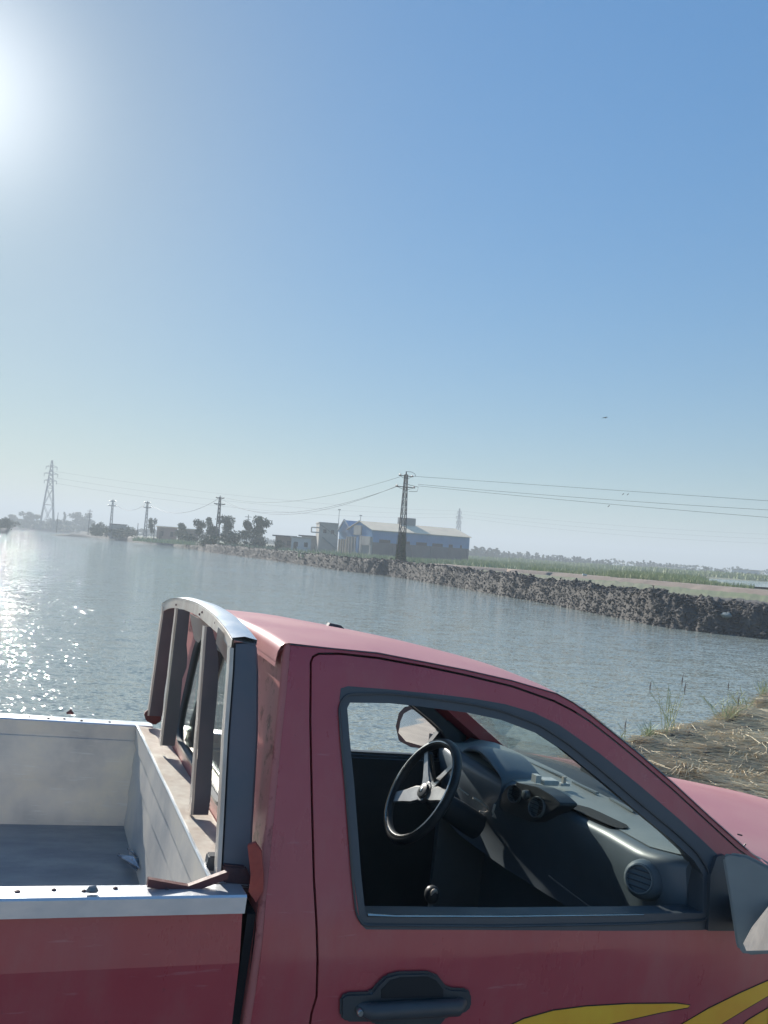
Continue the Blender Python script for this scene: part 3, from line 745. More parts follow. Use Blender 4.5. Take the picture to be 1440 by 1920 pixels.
def roofprism(mb, x0, x1, w0, w1, eh, rh, th=.12):
    mid = (w0+w1)/2
    for (ya, za, yb, zb) in ((w0-ov, eh-.0, mid, rh), (w1+ov, eh-.0, mid, rh)):
        mb.v += [(x0, ya, za), (x1, ya, za), (x1, yb, zb), (x0, yb, zb), (x0, ya, za+th), (x1, ya, za+th), (x1, yb, zb+th), (x0, yb, zb+th)]
        i = len(mb.v)-8
        for f in ((0, 1, 2, 3), (4, 7, 6, 5), (0, 4, 5, 1), (1, 5, 6, 2), (2, 6, 7, 3), (3, 7, 4, 0)): mb.f.append(tuple(i+q for q in f)); mb.m.append(0)
roofprism(rf, -.6, L+.3, 0, Wd, EH+.02, RH)
rfo = part('roof', rf, M['roofsheet'])
gb = MB(); gb.prism([(0, EH-1.6), (Wd, EH-1.6), (Wd, EH), (Wd/2, RH-.03), (0, EH)], lambda p, t: (t, p[0], p[1]), 0, -.25)
part('gable', gb, M['blue'])
gb = MB(); gb.prism([(0, EH-.3), (Wd, EH-.3), (Wd, EH), (Wd/2, RH-.03), (0, EH)], lambda p, t: (t, p[0], p[1]), L-.3, L+.01)
part('gable', gb, M['blue'])
# end facade (x = 0 face), pieces along y
for (y0, y1, z0, z1, m, nm) in ((.6, 5.4, 2.2, 4.3, 'palewall', 'signboard'), (6.2, 10.6, 4.6, 6.9, 'palewall', 'signboard'),
        (5.6, 6.6, -1, 4.4, 'palewall', 'pillar'), (7.2, 8.6, -1, 4.12, 'blue', 'door'), (0, .6, -1, 2.3, 'palewall', 'pillar'), (9.2, 9.7, -1, 4.1, 'palewall', 'pillar'), (11.2, 11.7, -1, 4.1, 'palewall', 'pillar'), (13, 13.6, -1, 4.1, 'palewall', 'pillar'), (14.4, 15, -1, 4.1, 'palewall', 'pillar')):
    b = MB(); b.box(-.55, -.26, y0, y1, z0, z1); part(nm, b, M[m])
b = MB(); b.box(-.24, -.02, .1, Wd-.1, -1, EH-1.62); part('recessed_wall', b, M['greenwall'])
# annex with the second gable
an = MB(); an.box(.5, 9, Wd+.02, Wd+7.5, -1, EH-.6); part('annex_wall', an, M['blue'])
ag = MB(); ag.prism([(Wd+.03, EH-.6), (Wd+7.5, EH-.6), (Wd+7.5, EH-.2), (Wd+3.8, RH+.35), (Wd+.03, EH+.3)], lambda p, t: (t, p[0], p[1]), .25, 9)
part('annex_gable', ag, M['blue'])
at_ = MB(); at_.bar((.15, Wd+7.7, EH-.1), (.15, Wd+3.8, RH+.5), .3, .3); at_.bar((.15, Wd+3.8, RH+.5), (.15, Wd+.1, EH+.55), .3, .3); at_.bar((-.45, Wd-.1, EH+.35), (-.45, Wd/2, RH+.1), .25, .25); part('white_trim', at_, M['whitewall'])
for i in range(5):
    b = MB(); b.box(.2, .48, Wd+.5+i*1.5, Wd+1.1+i*1.5, -1, 3.4); part('pillar', b, M['palewall'])
rb = MB(); rb.box(10.2, 14.4, Wd/2-.8, Wd/2+.9, RH-.5, RH+1.75); part('roof_tank', rb, M['galv'])
for i in range(7):
    b = MB(); b.box(10.3+i*.6, 10.42+i*.6, Wd/2-.86, Wd/2-.802, RH-.3, RH+1.7); part('tank_rib', b, M['galv'])
for (px, yt, lab) in ((635, 955, 'thin lamp mast standing left behind the small warehouse gable'), (675, 966, 'thin lamp mast standing behind the main warehouse gable')):
    t = atd(px+1.5, yt, 222); e = thing('lamp_mast', lab, 'mast', (t.x, t.y, .3)); b = MB(); b.tube([(0, 0, 0), (0, 0, t.z-.3)], [.12, .07], 6); link('mast', b.mesh('mast', M['galv']), e)
    b = MB(); b.box(-.35, .35, -.2, .2, t.z-.5, t.z-.25); link('lamp_head', b.mesh('lamp_head', M['galv']), e)
# beige building left of the warehouse
B = atd(598, 1000, 205)
bb = thing('beige_building', 'beige building with stair side and projecting frame at the left end of the warehouse', 'building', (B.x, B.y, .4), rz=R_(10))
zt = atd(600, 981, 205).z - .4
b = MB(); b.box(0, 4.6, 0, 8, -1, zt); part('wall', b, M['palewall'], bb)
b = MB(); b.box(-.15, 4.75, -.15, 8.15, zt+.002, zt+.3); part('roof_slab', b, M['palewall'], bb)
b = MB(); b.bar((.9, -.12, 3.6), (4.5, -.12, .9), .5, .2); part('stair', b, M['greenwall'], bb)
b = MB(); b.bar((.2, -.06, zt-.3), (4.5, -.06, zt-3.0), .12, .1); part('stair_rail', b, M['darkgalv'], bb)
b = MB(); zz = atd(590, 998, 205).z-.4; zy = atd(590, 989, 205).z-.4
for p_, q_ in (((-1.9, 0, zz), (-1.9, 0, zy)), ((-1.9, 0, zy), (0, 0, zy)), ((-1.9, 0, zz), (0, 0, zz))): b.bar(p_, q_, .28, .28)
part('projecting_frame', b, M['palewall'], bb)
for (x0, z0) in ((1.0, 4.6), (2.9, 4.6)):
    b = MB(); b.box(x0, x0+.8, -.03, -.003, z0, z0+.9); part('window', b, M['opening'], bb)
def house(name, x0, x1, yt, yb, D, m, label, roofm='roofsheet', wins=2, dep=6, over=.3):
    a = atd(x0, (yt+yb)/2, D); b_ = atd(x1, (yt+yb)/2, D); wd = (b_-a).length; ang = math.atan2(b_.y-a.y, b_.x-a.x)
    h = atd((x0+x1)/2, yt, D).z - .2
    o = thing(name, label, 'house', (a.x, a.y, .2), rz=ang)
    q = MB(); q.box(0, wd, 0, dep, -1, h); part('wall', q, M[m], o)
    q = MB(); q.box(-over, wd+over, -over, dep+over, h+.002, h+.28); part('roof', q, M[roofm], o)
    for i in range(wins):
        xx = wd*(i+.5)/wins; q = MB(); q.box(xx-.45, xx+.45, -.05, -.003, h*.35, h*.7); part('window', q, M['opening'], o)
    q = MB(); q.box(wd*.12, wd*.12+.8, -.05, -.003, -.5, h*.62); part('door', q, M['bark'], o)
    return o
house('low_house', 516, 550, 1006, 1026, 205, 'pinkwall', 'low brown house with overhanging flat roof left of the white one', 'greyblock', 2, 6, .8)
house('low_house', 546, 583, 1009, 1026, 198, 'whitewall', 'low whitewashed house between the brown house and the beige building', 'palewall', 2)
house('low_house', 565, 592, 1006, 1020, 212, 'palewall', 'partly hidden low house with a dark flat roof behind the whitewashed one', 'greyblock', 1, 5, .8)
house('low_house', 294, 332, 989, 1006, 252, 'pinkwall', 'pinkish low house with flat roof in the left distance', 'roofsheet', 2)
house('low_house', 334, 372, 993, 1006, 240, 'pinkwall', 'lower pinkish house half hidden by the dense round tree', 'roofsheet', 1)
house('low_house', 206, 237, 984, 996, 300, 'palewall', 'small flat roofed house at the far left between shrubs', 'greyblock', 1)
house('farm_building', 1234, 1284, 1065, 1076, 430, 'whitewall', 'long low pale farm building far across the reeds', 'roofsheet', 3, 8)
house('farm_building', 1372, 1424, 1069, 1079, 400, 'whitewall', 'last pale farm building with dark openings near the right edge', 'palewall', 4, 8)

# ------------------------------------------------------------------ near bank: straw, clods, weeds
def on_ground(px, py, z0=-.1):
    d = ray(px, py); best = (1e9, None)
    for k in range(400):
        p = CAM + d*(4 + k*.04); gz = ground_z(p.x, p.y)
        if near_sd(p.x, p.y) < .6: continue
        if p.z - gz < best[0]: best = (p.z-gz, Vector((p.x, p.y, gz)))
        if p.z <= gz: break
    return best[1]
def straw(n, m, name, label, seed, lmin, lmax, r, lift, pw):
    rn = random.Random(seed); mb = MB()
    k = 0
    while k < n:
        x = rn.uniform(1.2, 10.5); y = rn.uniform(6.2, 17)
        d = near_sd(x, y)
        if d < .7 or x > y*.56+.4: continue
        dens = max(0, .62 + .9*fbm(x*.8, y*.8, 7, 2, .9))
        if rn.random() > dens**pw: continue
        k += 1
        a = rn.gauss(.1, .5) + 1.0*fbm(x, y, 3, 2, .5); L_ = rn.uniform(lmin, lmax)
        z = ground_z(x, y); c = Vector((x, y, z + .006 + rn.random()**2*lift))
        d1 = Vector((math.cos(a), math.sin(a), rn.gauss(0, .08)))*L_
        bend = Vector((rn.gauss(0, .25), rn.gauss(0, .25), abs(rn.gauss(0, .09))))*L_
        pts = [c-d1*.5, c+bend*.35, c+d1*.5]
        for q in (0, 2):
            gz = ground_z(pts[q].x, pts[q].y); pts[q].z = max(pts[q].z, gz+.003)
        wv = Vector((-d1.y, d1.x, 0)).normalized()*r; up_ = Vector((0, 0, r*1.2))
        for p_, q_ in zip(pts, pts[1:]):
            mb.quad(p_-wv, q_-wv, q_+up_, p_+up_); mb.quad(p_+up_, q_+up_, q_+wv, p_+wv)
    return tag(link(name, mb.mesh(name, m)), label, 'straw', None, 'stuff')
straw(42000, M['strawdark'], 'old_straw', 'trampled brown straw pressed into the muddy bank', 1, .08, .34, .0034, .03, 1.)
straw(28000, M['straw'], 'straw', 'loose pale dry straw scattered over the bank', 2, .10, .48, .0034, .055, 1.5)
# straw tussocks
rn = random.Random(21)
def tussock(px, py, label, n=70, L0=.5):
    p = on_ground(px, py); mb = MB()
    for i in range(n):
        a = rn.uniform(0, 6.28); l = rn.uniform(.4, 1)*L0; e = rn.uniform(.02, .30)
        d1 = Vector((math.cos(a)*math.cos(e), math.sin(a)*math.cos(e), math.sin(e)))*l
        b0 = Vector((rn.gauss(0, .05), rn.gauss(0, .05), 0)); mid = b0+d1*.55+Vector((0, 0, .06)); end = b0+d1+Vector((0, 0, -.05))
        wv = Vector((-d1.y, d1.x, 0))*1.0; wv = wv.normalized()*.0028
        mb.quad(b0-wv, mid-wv, mid+wv, b0+wv); mb.quad(mid-wv, end-wv*.3, end+wv*.3, mid+wv)
    tag(link('straw_tussock', mb.mesh('straw_tussock', M['straw']), None, p), label, 'straw')
tussock(1400, 1425, 'biggest splayed straw tussock in the right middle of the bank', 70, .42)
tussock(1290, 1455, 'splayed straw tussock halfway between the red roof pillar and the right edge', 45, .3)
tussock(1385, 1462, 'long straw tussock just above the red bonnet on the right', 55, .38)
tussock(1425, 1385, 'upper straw tussock at the right edge of the bank', 55, .4)
tussock(1275, 1365, 'small straw tussock on the upper slope near the water', 40, .28)
ICO = None
def clod(mb, c, s, rn):
    global ICO
    if ICO is None:
        bm = bmesh.new(); bmesh.ops.create_icosphere(bm, subdivisions=1, radius=1); bm.verts.index_update()
        ICO = ([v.co.copy() for v in bm.verts], [tuple(v.index for v in f.verts) for f in bm.faces]); bm.free()
    i0 = len(mb.v); sx, sy, sz = rn.uniform(.7, 1.5), rn.uniform(.7, 1.5), rn.uniform(.45, .9)
    for v in ICO[0]:
        k = s*rn.uniform(.72, 1.2); mb.v.append((c.x+v.x*k*sx, c.y+v.y*k*sy, c.z+v.z*k*sz))
    for f in ICO[1]: mb.f.append(tuple(i0+q for q in f)); mb.m.append(0)
# clods
cl = MB()
for i in range(2600):
    t = rn.random(); 
    x = rn.uniform(1.5, 9.5); y = rn.uniform(8, 17.5); d = near_sd(x, y)
    if d < .5 or (d > 2.0 and rn.random() < .85): continue
    s = rn.uniform(.012, .04)*(1.5 if d < 1.8 else .7)*(1 if rn.random() > .06 else 1.8); clod(cl, Vector((x, y, ground_z(x, y)+s*.1)), s, rn)
tag(link('mud_clods', cl.mesh('mud_clods', M['mud'])), 'small dark mud clods along the near bank edge', 'mud clods', None, 'stuff')
fc = MB()
for i in range(30000):
    az = rn.uniform(-12, 28); t = rn.random()**1.2*6.0; d0 = shore(az); D = d0 + .5*fbm(az*.35, 0, 0, 4, 1.)*min(1.5, d0/50) + t*max(1., d0/110); x, y = math.sin(R_(az))*D, math.cos(R_(az))*D
    s = rn.uniform(.025, .085)*(1 if rn.random() > .06 else 1.7); clod(fc, Vector((x, y, far_z(x, y, t, az)+s*.05)), s, rn)
tag(link('far_mud_clods', fc.mesh('far_mud_clods', M['mud'])), 'rough dark clods heaped on the far embankment', 'mud clods', None, 'stuff')
def weed(px, py, h, n, spread, label, heads=2):
    p = on_ground(px, py); o = thing('weed', label, 'weed', p)
    st = MB(); lf = MB(); hd = MB()
    for i in range(n):
        a = rn.uniform(0, 6.28); l = rn.uniform(.5, 1.)*h; s = rn.uniform(.05, 1)*spread
        b0 = Vector((rn.gauss(0, .05), rn.gauss(0, .05), -.03)); e = Vector((math.cos(a)*s, math.sin(a)*s, l))
        m1 = b0.lerp(e, .5) + Vector((0, 0, .1*l)); st.tube([b0, m1, e], [.0040, .0034, .0022], 4)
        for k in range(5):
            q = b0.lerp(e, rn.uniform(.25, .95)); aa = rn.uniform(0, 6.28); d = Vector((math.cos(aa), math.sin(aa), rn.uniform(.2, 1)))*rn.uniform(.06, .16); sd = Vector((-d.y, d.x, 0)).normalized()*.0045
            lf.quad(q-sd, q+d*.5-sd, q+d, q+d*.5+sd)
        if i < heads: hd.tube([e-Vector((0, 0, .02)), e+Vector((0, 0, .05)), e+Vector((.01, 0, .12))], [.002, .007, .002], 5)
    link('stem', st.mesh('stem', M['weed']), o); link('leaves', lf.mesh('leaves', M['weed']), o)
    if heads: link('seed_head', hd.mesh('seed_head', M['weedhead']), o)
weed(1250, 1352, .58, 11, .22, 'tall thin weed with dark seed heads standing at the water edge', 3)
weed(1172, 1384, .26, 4, .04, 'single pale weed beside the sloping red roof pillar', 1)
weed(1362, 1318, .32, 20, .42, 'broad green weed tuft on the crest of the bank', 1)
weed(1395, 1308, .26, 12, .25, 'smaller green weed tuft right of the broad one', 1)
weed(1432, 1296, .34, 18, .3, 'green weed tuft at the right edge of the picture', 1)
weed(1215, 1368, .16, 18, .15, 'very low weed sprout between the tall thin weed and the pale one', 0)
# pale plastic bag on the far embankment
p = atd(1362, 1152, 43.5); pb = MB(); r2 = random.Random(2)
rws = [[p+Vector((.26*math.cos(a)*math.sin(b)*r2.uniform(.7, 1.2), .3*math.sin(a)*math.sin(b), .15*math.cos(b)*r2.uniform(.7, 1.2)-.05)) for a in np.linspace(0, 6.283, 9)] for b in np.linspace(.1, 3.0, 6)]
pb.grid(rws); tag(link('plastic_bag', pb.mesh('plastic_bag', M['greenwall'], 30)), 'crumpled pale green plastic bag caught on the far embankment slope', 'plastic bag')
p = atd(1096, 1077, 76); pb = MB(); pb.box(-.28, .28, -.2, .2, -.15, .05, T=lambda q: q + p); tag(link('white_sack', bevel(pb.mesh('white_sack', M['white']), .1, 2)), 'small white sack lying beside the dirt road behind the embankment', 'sack')

# ------------------------------------------------------------------ the pickup truck
# truck frame: u forward, v across (0 near side, W far side), w up; w = 0 is the load bed rail
TO = Vector((-.245, 1.735, 1.275)); W = 1.62; HB = 1.27
ty, tp = R_(22.2), R_(-4.5)
TU = Vector((math.cos(ty)*math.cos(tp), math.sin(ty)*math.cos(tp), math.sin(tp))); TV = Vector((-math.sin(ty), math.cos(ty), 0)); TW = TU.cross(TV)
truck = thing('pickup_truck', 'faded red pickup truck with aluminium load bed and yellow flame decal', 'pickup truck', TO - TW*HB)
truck.rotation_euler = Matrix((TU, TV, TW)).transposed().to_euler()
def X(px, py, n, c):
    """where the sight line meets the truck-frame plane n.q = c"""
    d = ray(px, py); D = Vector((d.dot(TU), d.dot(TV), d.dot(TW))); o = CAM - TO
    Oq = Vector((o.dot(TU), o.dot(TV), o.dot(TW))); n = Vector(n)
    return Oq + D*((c - n.dot(Oq))/n.dot(D))
def Pv(px, py, v): return X(px, py, (0, 1, 0), v)
def Pw(px, py, w_): return X(px, py, (0, 0, 1), w_)
def Pu(px, py, u_): return X(px, py, (1, 0, 0), u_)
TH = .27
FARK = .94      # the far cab side sits slightly lower
def side(u_, w_):
    """near body side: v of the skin"""
    if w_ > -.06: v = TH*(w_+.06) + (max(0, w_-.44)*.9)**1.6*.6
    elif w_ > -.135: v = -.16*(-.06-w_)
    else: v = -.012 + .05*(-.135-w_) + .16*max(0, -.55-w_)**1.5
    return v + .004*math.cos(u_*1.2)
def uw(px, py, dv=0.):
    q = X(px, py, (0, 1, -TH), .06*TH+dv)
    if q.z < -.06: q = Pv(px, py, dv-.008)
    return (q.x, q.z)
def loft(o): o.data.transform(Matrix.Translation((0, 0, HB))); return o
def tpart(name, mb_or_me, m=None, sm=40, parent=None, bev=None, label=None):
    me = mb_or_me if isinstance(mb_or_me, bpy.types.Mesh) else mb_or_me.mesh(name, m, sm)
    if bev: bevel(me, bev)
    me.transform(Matrix.Translation((0, 0, HB)))
    o = link(name, me, parent or truck)
    if label: o['label'] = label
    return o
def fillet(pts, rad, seg=5):
    out = []; n = len(pts)
    for i, p in enumerate(pts):
        r = rad[i] if isinstance(rad, (list, tuple)) else rad
        p = Vector(p).to_2d(); a = Vector(pts[i-1]).to_2d(); b = Vector(pts[(i+1) % n]).to_2d()
        if r <= 0: out.append(tuple(p)); continue
        da = (a-p); db = (b-p); r_ = min(r, da.length*.45, db.length*.45); A = p+da.normalized()*r_; B = p+db.normalized()*r_
        for k in range(seg+1):
            t = k/seg; out.append(tuple(A*(1-t)**2 + p*2*t*(1-t) + B*t*t))
    return out
def panel(name, outer, holes, vf, thick, m, parent=None, du=.05, dw=.03, far=False, label=None, bevw=0, sm=32):
    """sheet in the (u, w) plane bent to v = vf(u, w), given a real thickness inwards"""
    loops = [[Vector((p[0], p[1], 0)) for p in l] for l in [outer]+holes]
    tris = tessellate_polygon(loops); flat = [p for l in loops for p in l]
    bm = bmesh.new(); vs = [bm.verts.new(p) for p in flat]
    for t in tris:
        try: bm.faces.new([vs[i] for i in t])
        except ValueError: pass
    us = [p.x for p in flat]; ws = [p.y for p in flat]
    for k in range(1, int((max(us)-min(us))/du)+1):
        bmesh.ops.bisect_plane(bm, geom=bm.verts[:]+bm.edges[:]+bm.faces[:], plane_co=(min(us)+k*du, 0, 0), plane_no=(1, 0, 0))
    for k in range(1, int((max(ws)-min(ws))/dw)+1):
        bmesh.ops.bisect_plane(bm, geom=bm.verts[:]+bm.edges[:]+bm.faces[:], plane_co=(0, min(ws)+k*dw, 0), plane_no=(0, 1, 0))
    for f in bm.faces: f.normal_update()
    fr = bm.verts[:]
    ext = bmesh.ops.extrude_face_region(bm, geom=bm.faces[:])
    new = [e for e in ext['geom'] if isinstance(e, bmesh.types.BMVert)]; ns = set(new)
    for v in bm.verts:
        u_, w_ = v.co.x, v.co.y; q = vf(u_, w_) + (thick if v in ns else 0)
        v.co = (u_, W-q if far else q, w_*FARK if far and w_ > 0 else w_)
    bmesh.ops.recalc_face_normals(bm, faces=bm.faces)
    me = bpy.data.meshes.new(name); bm.to_mesh(me); bm.free(); me.materials.append(m)
    me.polygons.foreach_set('use_smooth', [True]*len(me.polygons)); me.set_sharp_from_angle(angle=R_(sm))
    return tpart(name, me, parent=parent, label=label)

# --- cab side: window seal outline and opening, traced on the leaning window plane
seal_out = [uw(*p) for p in ((638, 1289), (653, 1284), (740, 1291), (838, 1301), (886, 1307), (949, 1318), (1003, 1334), (1050, 1357), (1125, 1410), (1200, 1470), (1275, 1534), (1324, 1579), (1352, 1606), (1372, 1650), (1366, 1744), (1310, 1747), (1150, 1749), (900, 1749), (688, 1749), (676, 1738), (668, 1690), (660, 1640), (645, 1450), (635, 1310))]
opening = [uw(*p) for p in ((652, 1328), (657, 1318), (731, 1319), (789, 1325), (879, 1337), (940, 1350), (1009, 1376), (1061, 1410), (1125, 1462), (1192, 1519), (1260, 1575), (1300, 1612), (1318, 1640), (1322, 1714), (1200, 1716), (950, 1717), (690, 1716), (685, 1706), (678, 1640), (665, 1470), (656, 1380))]
ditch = [(-.0, .503)] + [uw(*p) for p in ((600, 1213), (711, 1224), (800, 1241), (872, 1255), (960, 1275), (1046, 1300), (1075, 1316))]
front_edge = [uw(*p) for p in ((1110, 1341), (1150, 1373), (1200, 1414), (1265, 1470), (1330, 1530), (1400, 1592))]
door_top = [uw(*p) for p in ((586, 1244), (590, 1234), (600, 1229), (640, 1229), (711, 1237), (800, 1253), (872, 1268), (960, 1289), (1040, 1317), (1075, 1335), (1105, 1354), (1150, 1389), (1200, 1430), (1265, 1486), (1330, 1546), (1380, 1592))]
fe2 = [(1.56, -.01), (1.62, -.06)]
REAR_U = .062
def rear_u(w_): return .052 + .03*max(0, w_)
# body side (B pillar, roof rail and windscreen pillar in one sheet, door gap cut out)
gl = [(.1975, -.245), (.2, -.40), (.205, -.86)]
gap = .0055
door_out = door_top + [(1.50, .018), (1.50, -.25), (1.47, -.86)] + list(reversed(gl)) + [uw(597, 1870), uw(592, 1650), uw(588, 1500), uw(585, 1350)]
def grow(poly, d):
    out = []; n = len(poly); ar = sum(poly[i-1][0]*poly[i][1]-poly[i][0]*poly[i-1][1] for i in range(n)); s = 1 if ar > 0 else -1
    for i in range(n):
        a = Vector(poly[i-1]).to_2d(); p = Vector(poly[i]).to_2d(); b = Vector(poly[(i+1) % n]).to_2d()
        e = ((p-a).normalized() + (b-p).normalized()); e = e.normalized() if e.length > 1e-6 else (b-p).normalized()
        out.append(tuple(p + Vector((e.y, -e.x))*d*s))
    return out
body_out = [(.081, .49), (.081, .500)] + [p for p in ditch[1:]] + front_edge + fe2 + [(1.62, -.88), (.065, -.88), (.065, -.3), (.065, -.02), (.074, .3)]
def side_in(u_, w_): return side(u_, w_)
gaphole = grow(door_out, gap)
gb_ = [p for p in body_out]
for far in (False, True):
    panel('body_side', body_out, [gaphole], side_in, .03, M['paint'], far=far)
jam = MB()
def thin(poly, dmin):
    out = [poly[0]]
    for p in poly[1:]:
        if math.hypot(p[0]-out[-1][0], p[1]-out[-1][1]) >= dmin: out.append(p)
    return out
jin = grow(thin(door_out, .07), -.022); jout = grow(thin(door_out, .02), .010)
panel('door_jamb', jout, [jin], lambda u_, w_: side(u_, w_)+.022, .01, M['rubber'])
panel('door_jamb', jout, [jin], lambda u_, w_: side(u_, w_)+.034, .01, M['rubber'], far=True)
doors = []
for far in (False, True):
    d_ = panel('door', door_out, [grow(seal_out, -.004)], side, .022, M['paint'], far=far); doors.append(d_)
    # inner frame of the door, dark
    panel('window_seal', grow(seal_out, -.0035), [opening], lambda u_, w_: side(u_, w_)-.001 + .016*0, .014, M['rubber'], parent=d_, far=far)
    inner = grow(opening, -.001)
    panel('window_channel', grow(seal_out, -.012), [grow(opening, .006)], lambda u_, w_: side(u_, w_)+.014, .045, M['rubber'], parent=d_, far=far)
    card = [(.22, -.075), (1.30, -.075), (1.34, -.10), (1.40, -.85), (.24, -.85)]
    panel('door_card', card, [], lambda u_, w_: side(u_, w_)+.05, .03, M['dashdark'], parent=d_, far=far)
dn = doors[0]; dfar = doors[1]
# bright strip at the sill and rolled lip round the opening
sb = MB(); q = [Vector((u_, side(u_, -.058)-.004, w_)) for u_, w_ in (uw(688, 1714), uw(740, 1717), uw(950, 1718), uw(1210, 1717))]
sb.tube(q, [.0035, .002, .0016, .0012], 6); tpart('sill_trim', sb, M['chrome'], parent=dn)
sf = MB(); sf.bar((.2, W-.035, -.066), (1.25, W-.035, -.066), .02, .018); tpart('sill_trim', sf, M['plastic'], parent=dfar)
groove = MB(); g0 = grow(opening, .022); g0 = [Vector((u_, side(u_, w_)-.0035, w_)) for u_, w_ in fillet(g0, .02, 3)]
groove.tube(g0, .0028, 5, closed=True); tpart('seal_lip', groove, M['plastic'], parent=dn)
gu = MB(); gut = [Vector((u_, side(u_, w_)-.003, w_-.002)) for u_, w_ in ditch[1:]+front_edge]
gut.insert(0, Vector((.08, side(.08, .5)-.003, .500))); gu.tube(gut, .0013, 5); tpart('drip_rail', gu, M['rubber'])

# --- roof
dl = [(.062, .503)] + ditch[1:] + [uw(1095, 1330)]
def dit(u_): return float(np.interp(u_, [p[0] for p in dl], [p[1] for p in dl]))
rf = MB(); rows = []
us = [.052, .054, .060, .068, .08] + list(np.linspace(.12, .89, 16))
for i, u_ in enumerate(us):
    row = []; wd_ = dit(max(.068, u_)); v0 = side(u_, wd_) + .001
    fr_ = min(1, max(0, (u_-.15)/.5)); crown = .018 + .004*math.sin(fr_*math.pi/2)
    drop = (0.045, .022, .008, .002, 0)[i] if i < 5 else 0
    for k in range(33):
        t = -1 + 2*k/32; tt = math.copysign(1-(1-abs(t))**1.35, t)
        v_ = W/2 + tt*(W/2-v0); w_ = wd_*(1-(1-FARK)*(tt+1)/2) + crown*(1-abs(tt)**2.6)
        bow = 0.075*(1-abs(tt)**2)*max(0, (u_-.55)/.34)
        rb_ = -.03*(1-tt*tt)*max(0, 1-(u_-.05)/.1)*0
        row.append((u_+bow*1.0+rb_, v_, w_-drop - .10*bow*0))
    rows.append(row)
n0 = len(rows)
rf.grid(rows); rf.grid([[(a, b, c-.012) for a, b, c in r] for r in rows])
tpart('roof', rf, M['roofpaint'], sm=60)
hl = MB(); hl.grid([[(a, b, c-.03) for a, b, c in r[2:-2]] for r in rows[4:]]); tpart('headliner', hl, M['dark'])
ed = MB(); e0 = [Vector(p) for p in rows[-1]]; ed.tube([p+Vector((.004, 0, -.006)) for p in e0], .006, 6); tpart('windscreen_seal', ed, M['rubber'])
cp_ = MB(); cc_ = X(1068, 1318, (0, 1, -TH), .06*TH+.03); cp_.bar(cc_+Vector((-.05, 0, .012)), cc_+Vector((.03, 0, -.004)), .035, .006); tpart('roof_trim', cp_, M['alu'])
ae = MB(); a0 = Vector((.47, W*.60, dit(.5)*.964+.020))
ae.prism([(-.03, -.004), (.04, -.004), (.02, .010), (-.02, .014)], lambda p, t: a0+Vector((p[0], t, p[1])), -.012, .012); tpart('aerial_base', ae, M['rubber'])
# --- rear wall of the cab
rw = MB()
WB = [(.0, -.30), (.0, .43)]
def rearrow(w_):
    v0 = side(.06, w_); ru = rear_u(w_); out = []
    R0 = .014
    for k in range(6):
        a = math.pi/2*k/5; out.append((ru + R0 - R0*math.sin(math.pi/2-a), v0 + .001 + R0 - R0*math.cos(math.pi/2-a)))
    return out
rho = []
for w_ in (-.88, -.5, -.2, -.1, 0., .08, .2, .32, .42, .47, .49, .5):
    c = rearrow(w_); left = [(u_, v_, w_) for u_, v_ in c]; right = [(u_, W-v_, w_*FARK if w_ > 0 else w_) for u_, v_ in reversed(c)]
    rho.append((left, right))
for k in (0, 1): rw.grid([r[k] for r in rho])
# flat part with window hole
wy0, wy1 = .40, 1.22
hole = fillet([(wy0, .045), (wy1, .045), (wy1-.06, .405), (wy0+.06, .405)], .09, 6)
outl = [(side(.06, w_)+.014, w_) for w_ in (-.88, -.2, 0, .2, .42, .5)] + [(W-side(.06, w_)-.014, w_) for w_ in (.5, .42, .2, 0, -.2, -.88)]
outl = [(a, b*FARK if a > W/2 and b > 0 else b) for a, b in outl]
lp = [[Vector((a, b, 0)) for a, b in outl], [Vector((a, b, 0)) for a, b in hole]]
fl_ = [p for l in lp for p in l]; i0 = len(rw.v)
rw.v += [(rear_u(p.y), p.x, p.y) for p in fl_]
for t in tessellate_polygon(lp): rw.f.append(tuple(i0+k for k in t)); rw.m.append(0)
tpart('cab_rear_wall', rw, M['worn'], sm=50)
wr = MB(); wr.tube([(rear_u(b)-.003, a, b) for a, b in hole], .012, 6, closed=True); tpart('rear_window_seal', wr, M['rubber'])
rg = MB(); n = len(hole); rg.v = [(rear_u(b)-.002, a, b) for a, b in hole] + [(rear_u(b)+.002, a, b) for a, b in hole]
rg.f = [tuple(range(n)), tuple(range(2*n-1, n-1, -1))] + [(k, (k+1) % n, n+(k+1) % n, n+k) for k in range(n)]; rg.m = [0]*len(rg.f)
tpart('rear_window', rg, M['rearglass'])
# orange tape and torn metal at the lower cab corner
tb = MB(); f_ = [Pv(*p, .012) for p in ((464, 1586), (478, 1580), (490, 1598), (494, 1640), (493, 1672), (480, 1692), (466, 1672), (470, 1640))]
tb.v = [tuple(p) for p in f_] + [tuple(p+Vector((.004, .012, 0))) for p in f_]; n = len(f_)
tb.f = [tuple(range(n)), tuple(range(2*n-1, n-1, -1))] + [(k, (k+1) % n, n+(k+1) % n, n+k) for k in range(n)]; tb.m = [0]*len(tb.f)
tpart('tape_patch', tb, M['orange'], label='orange red tape patch on the lower rear cab corner')

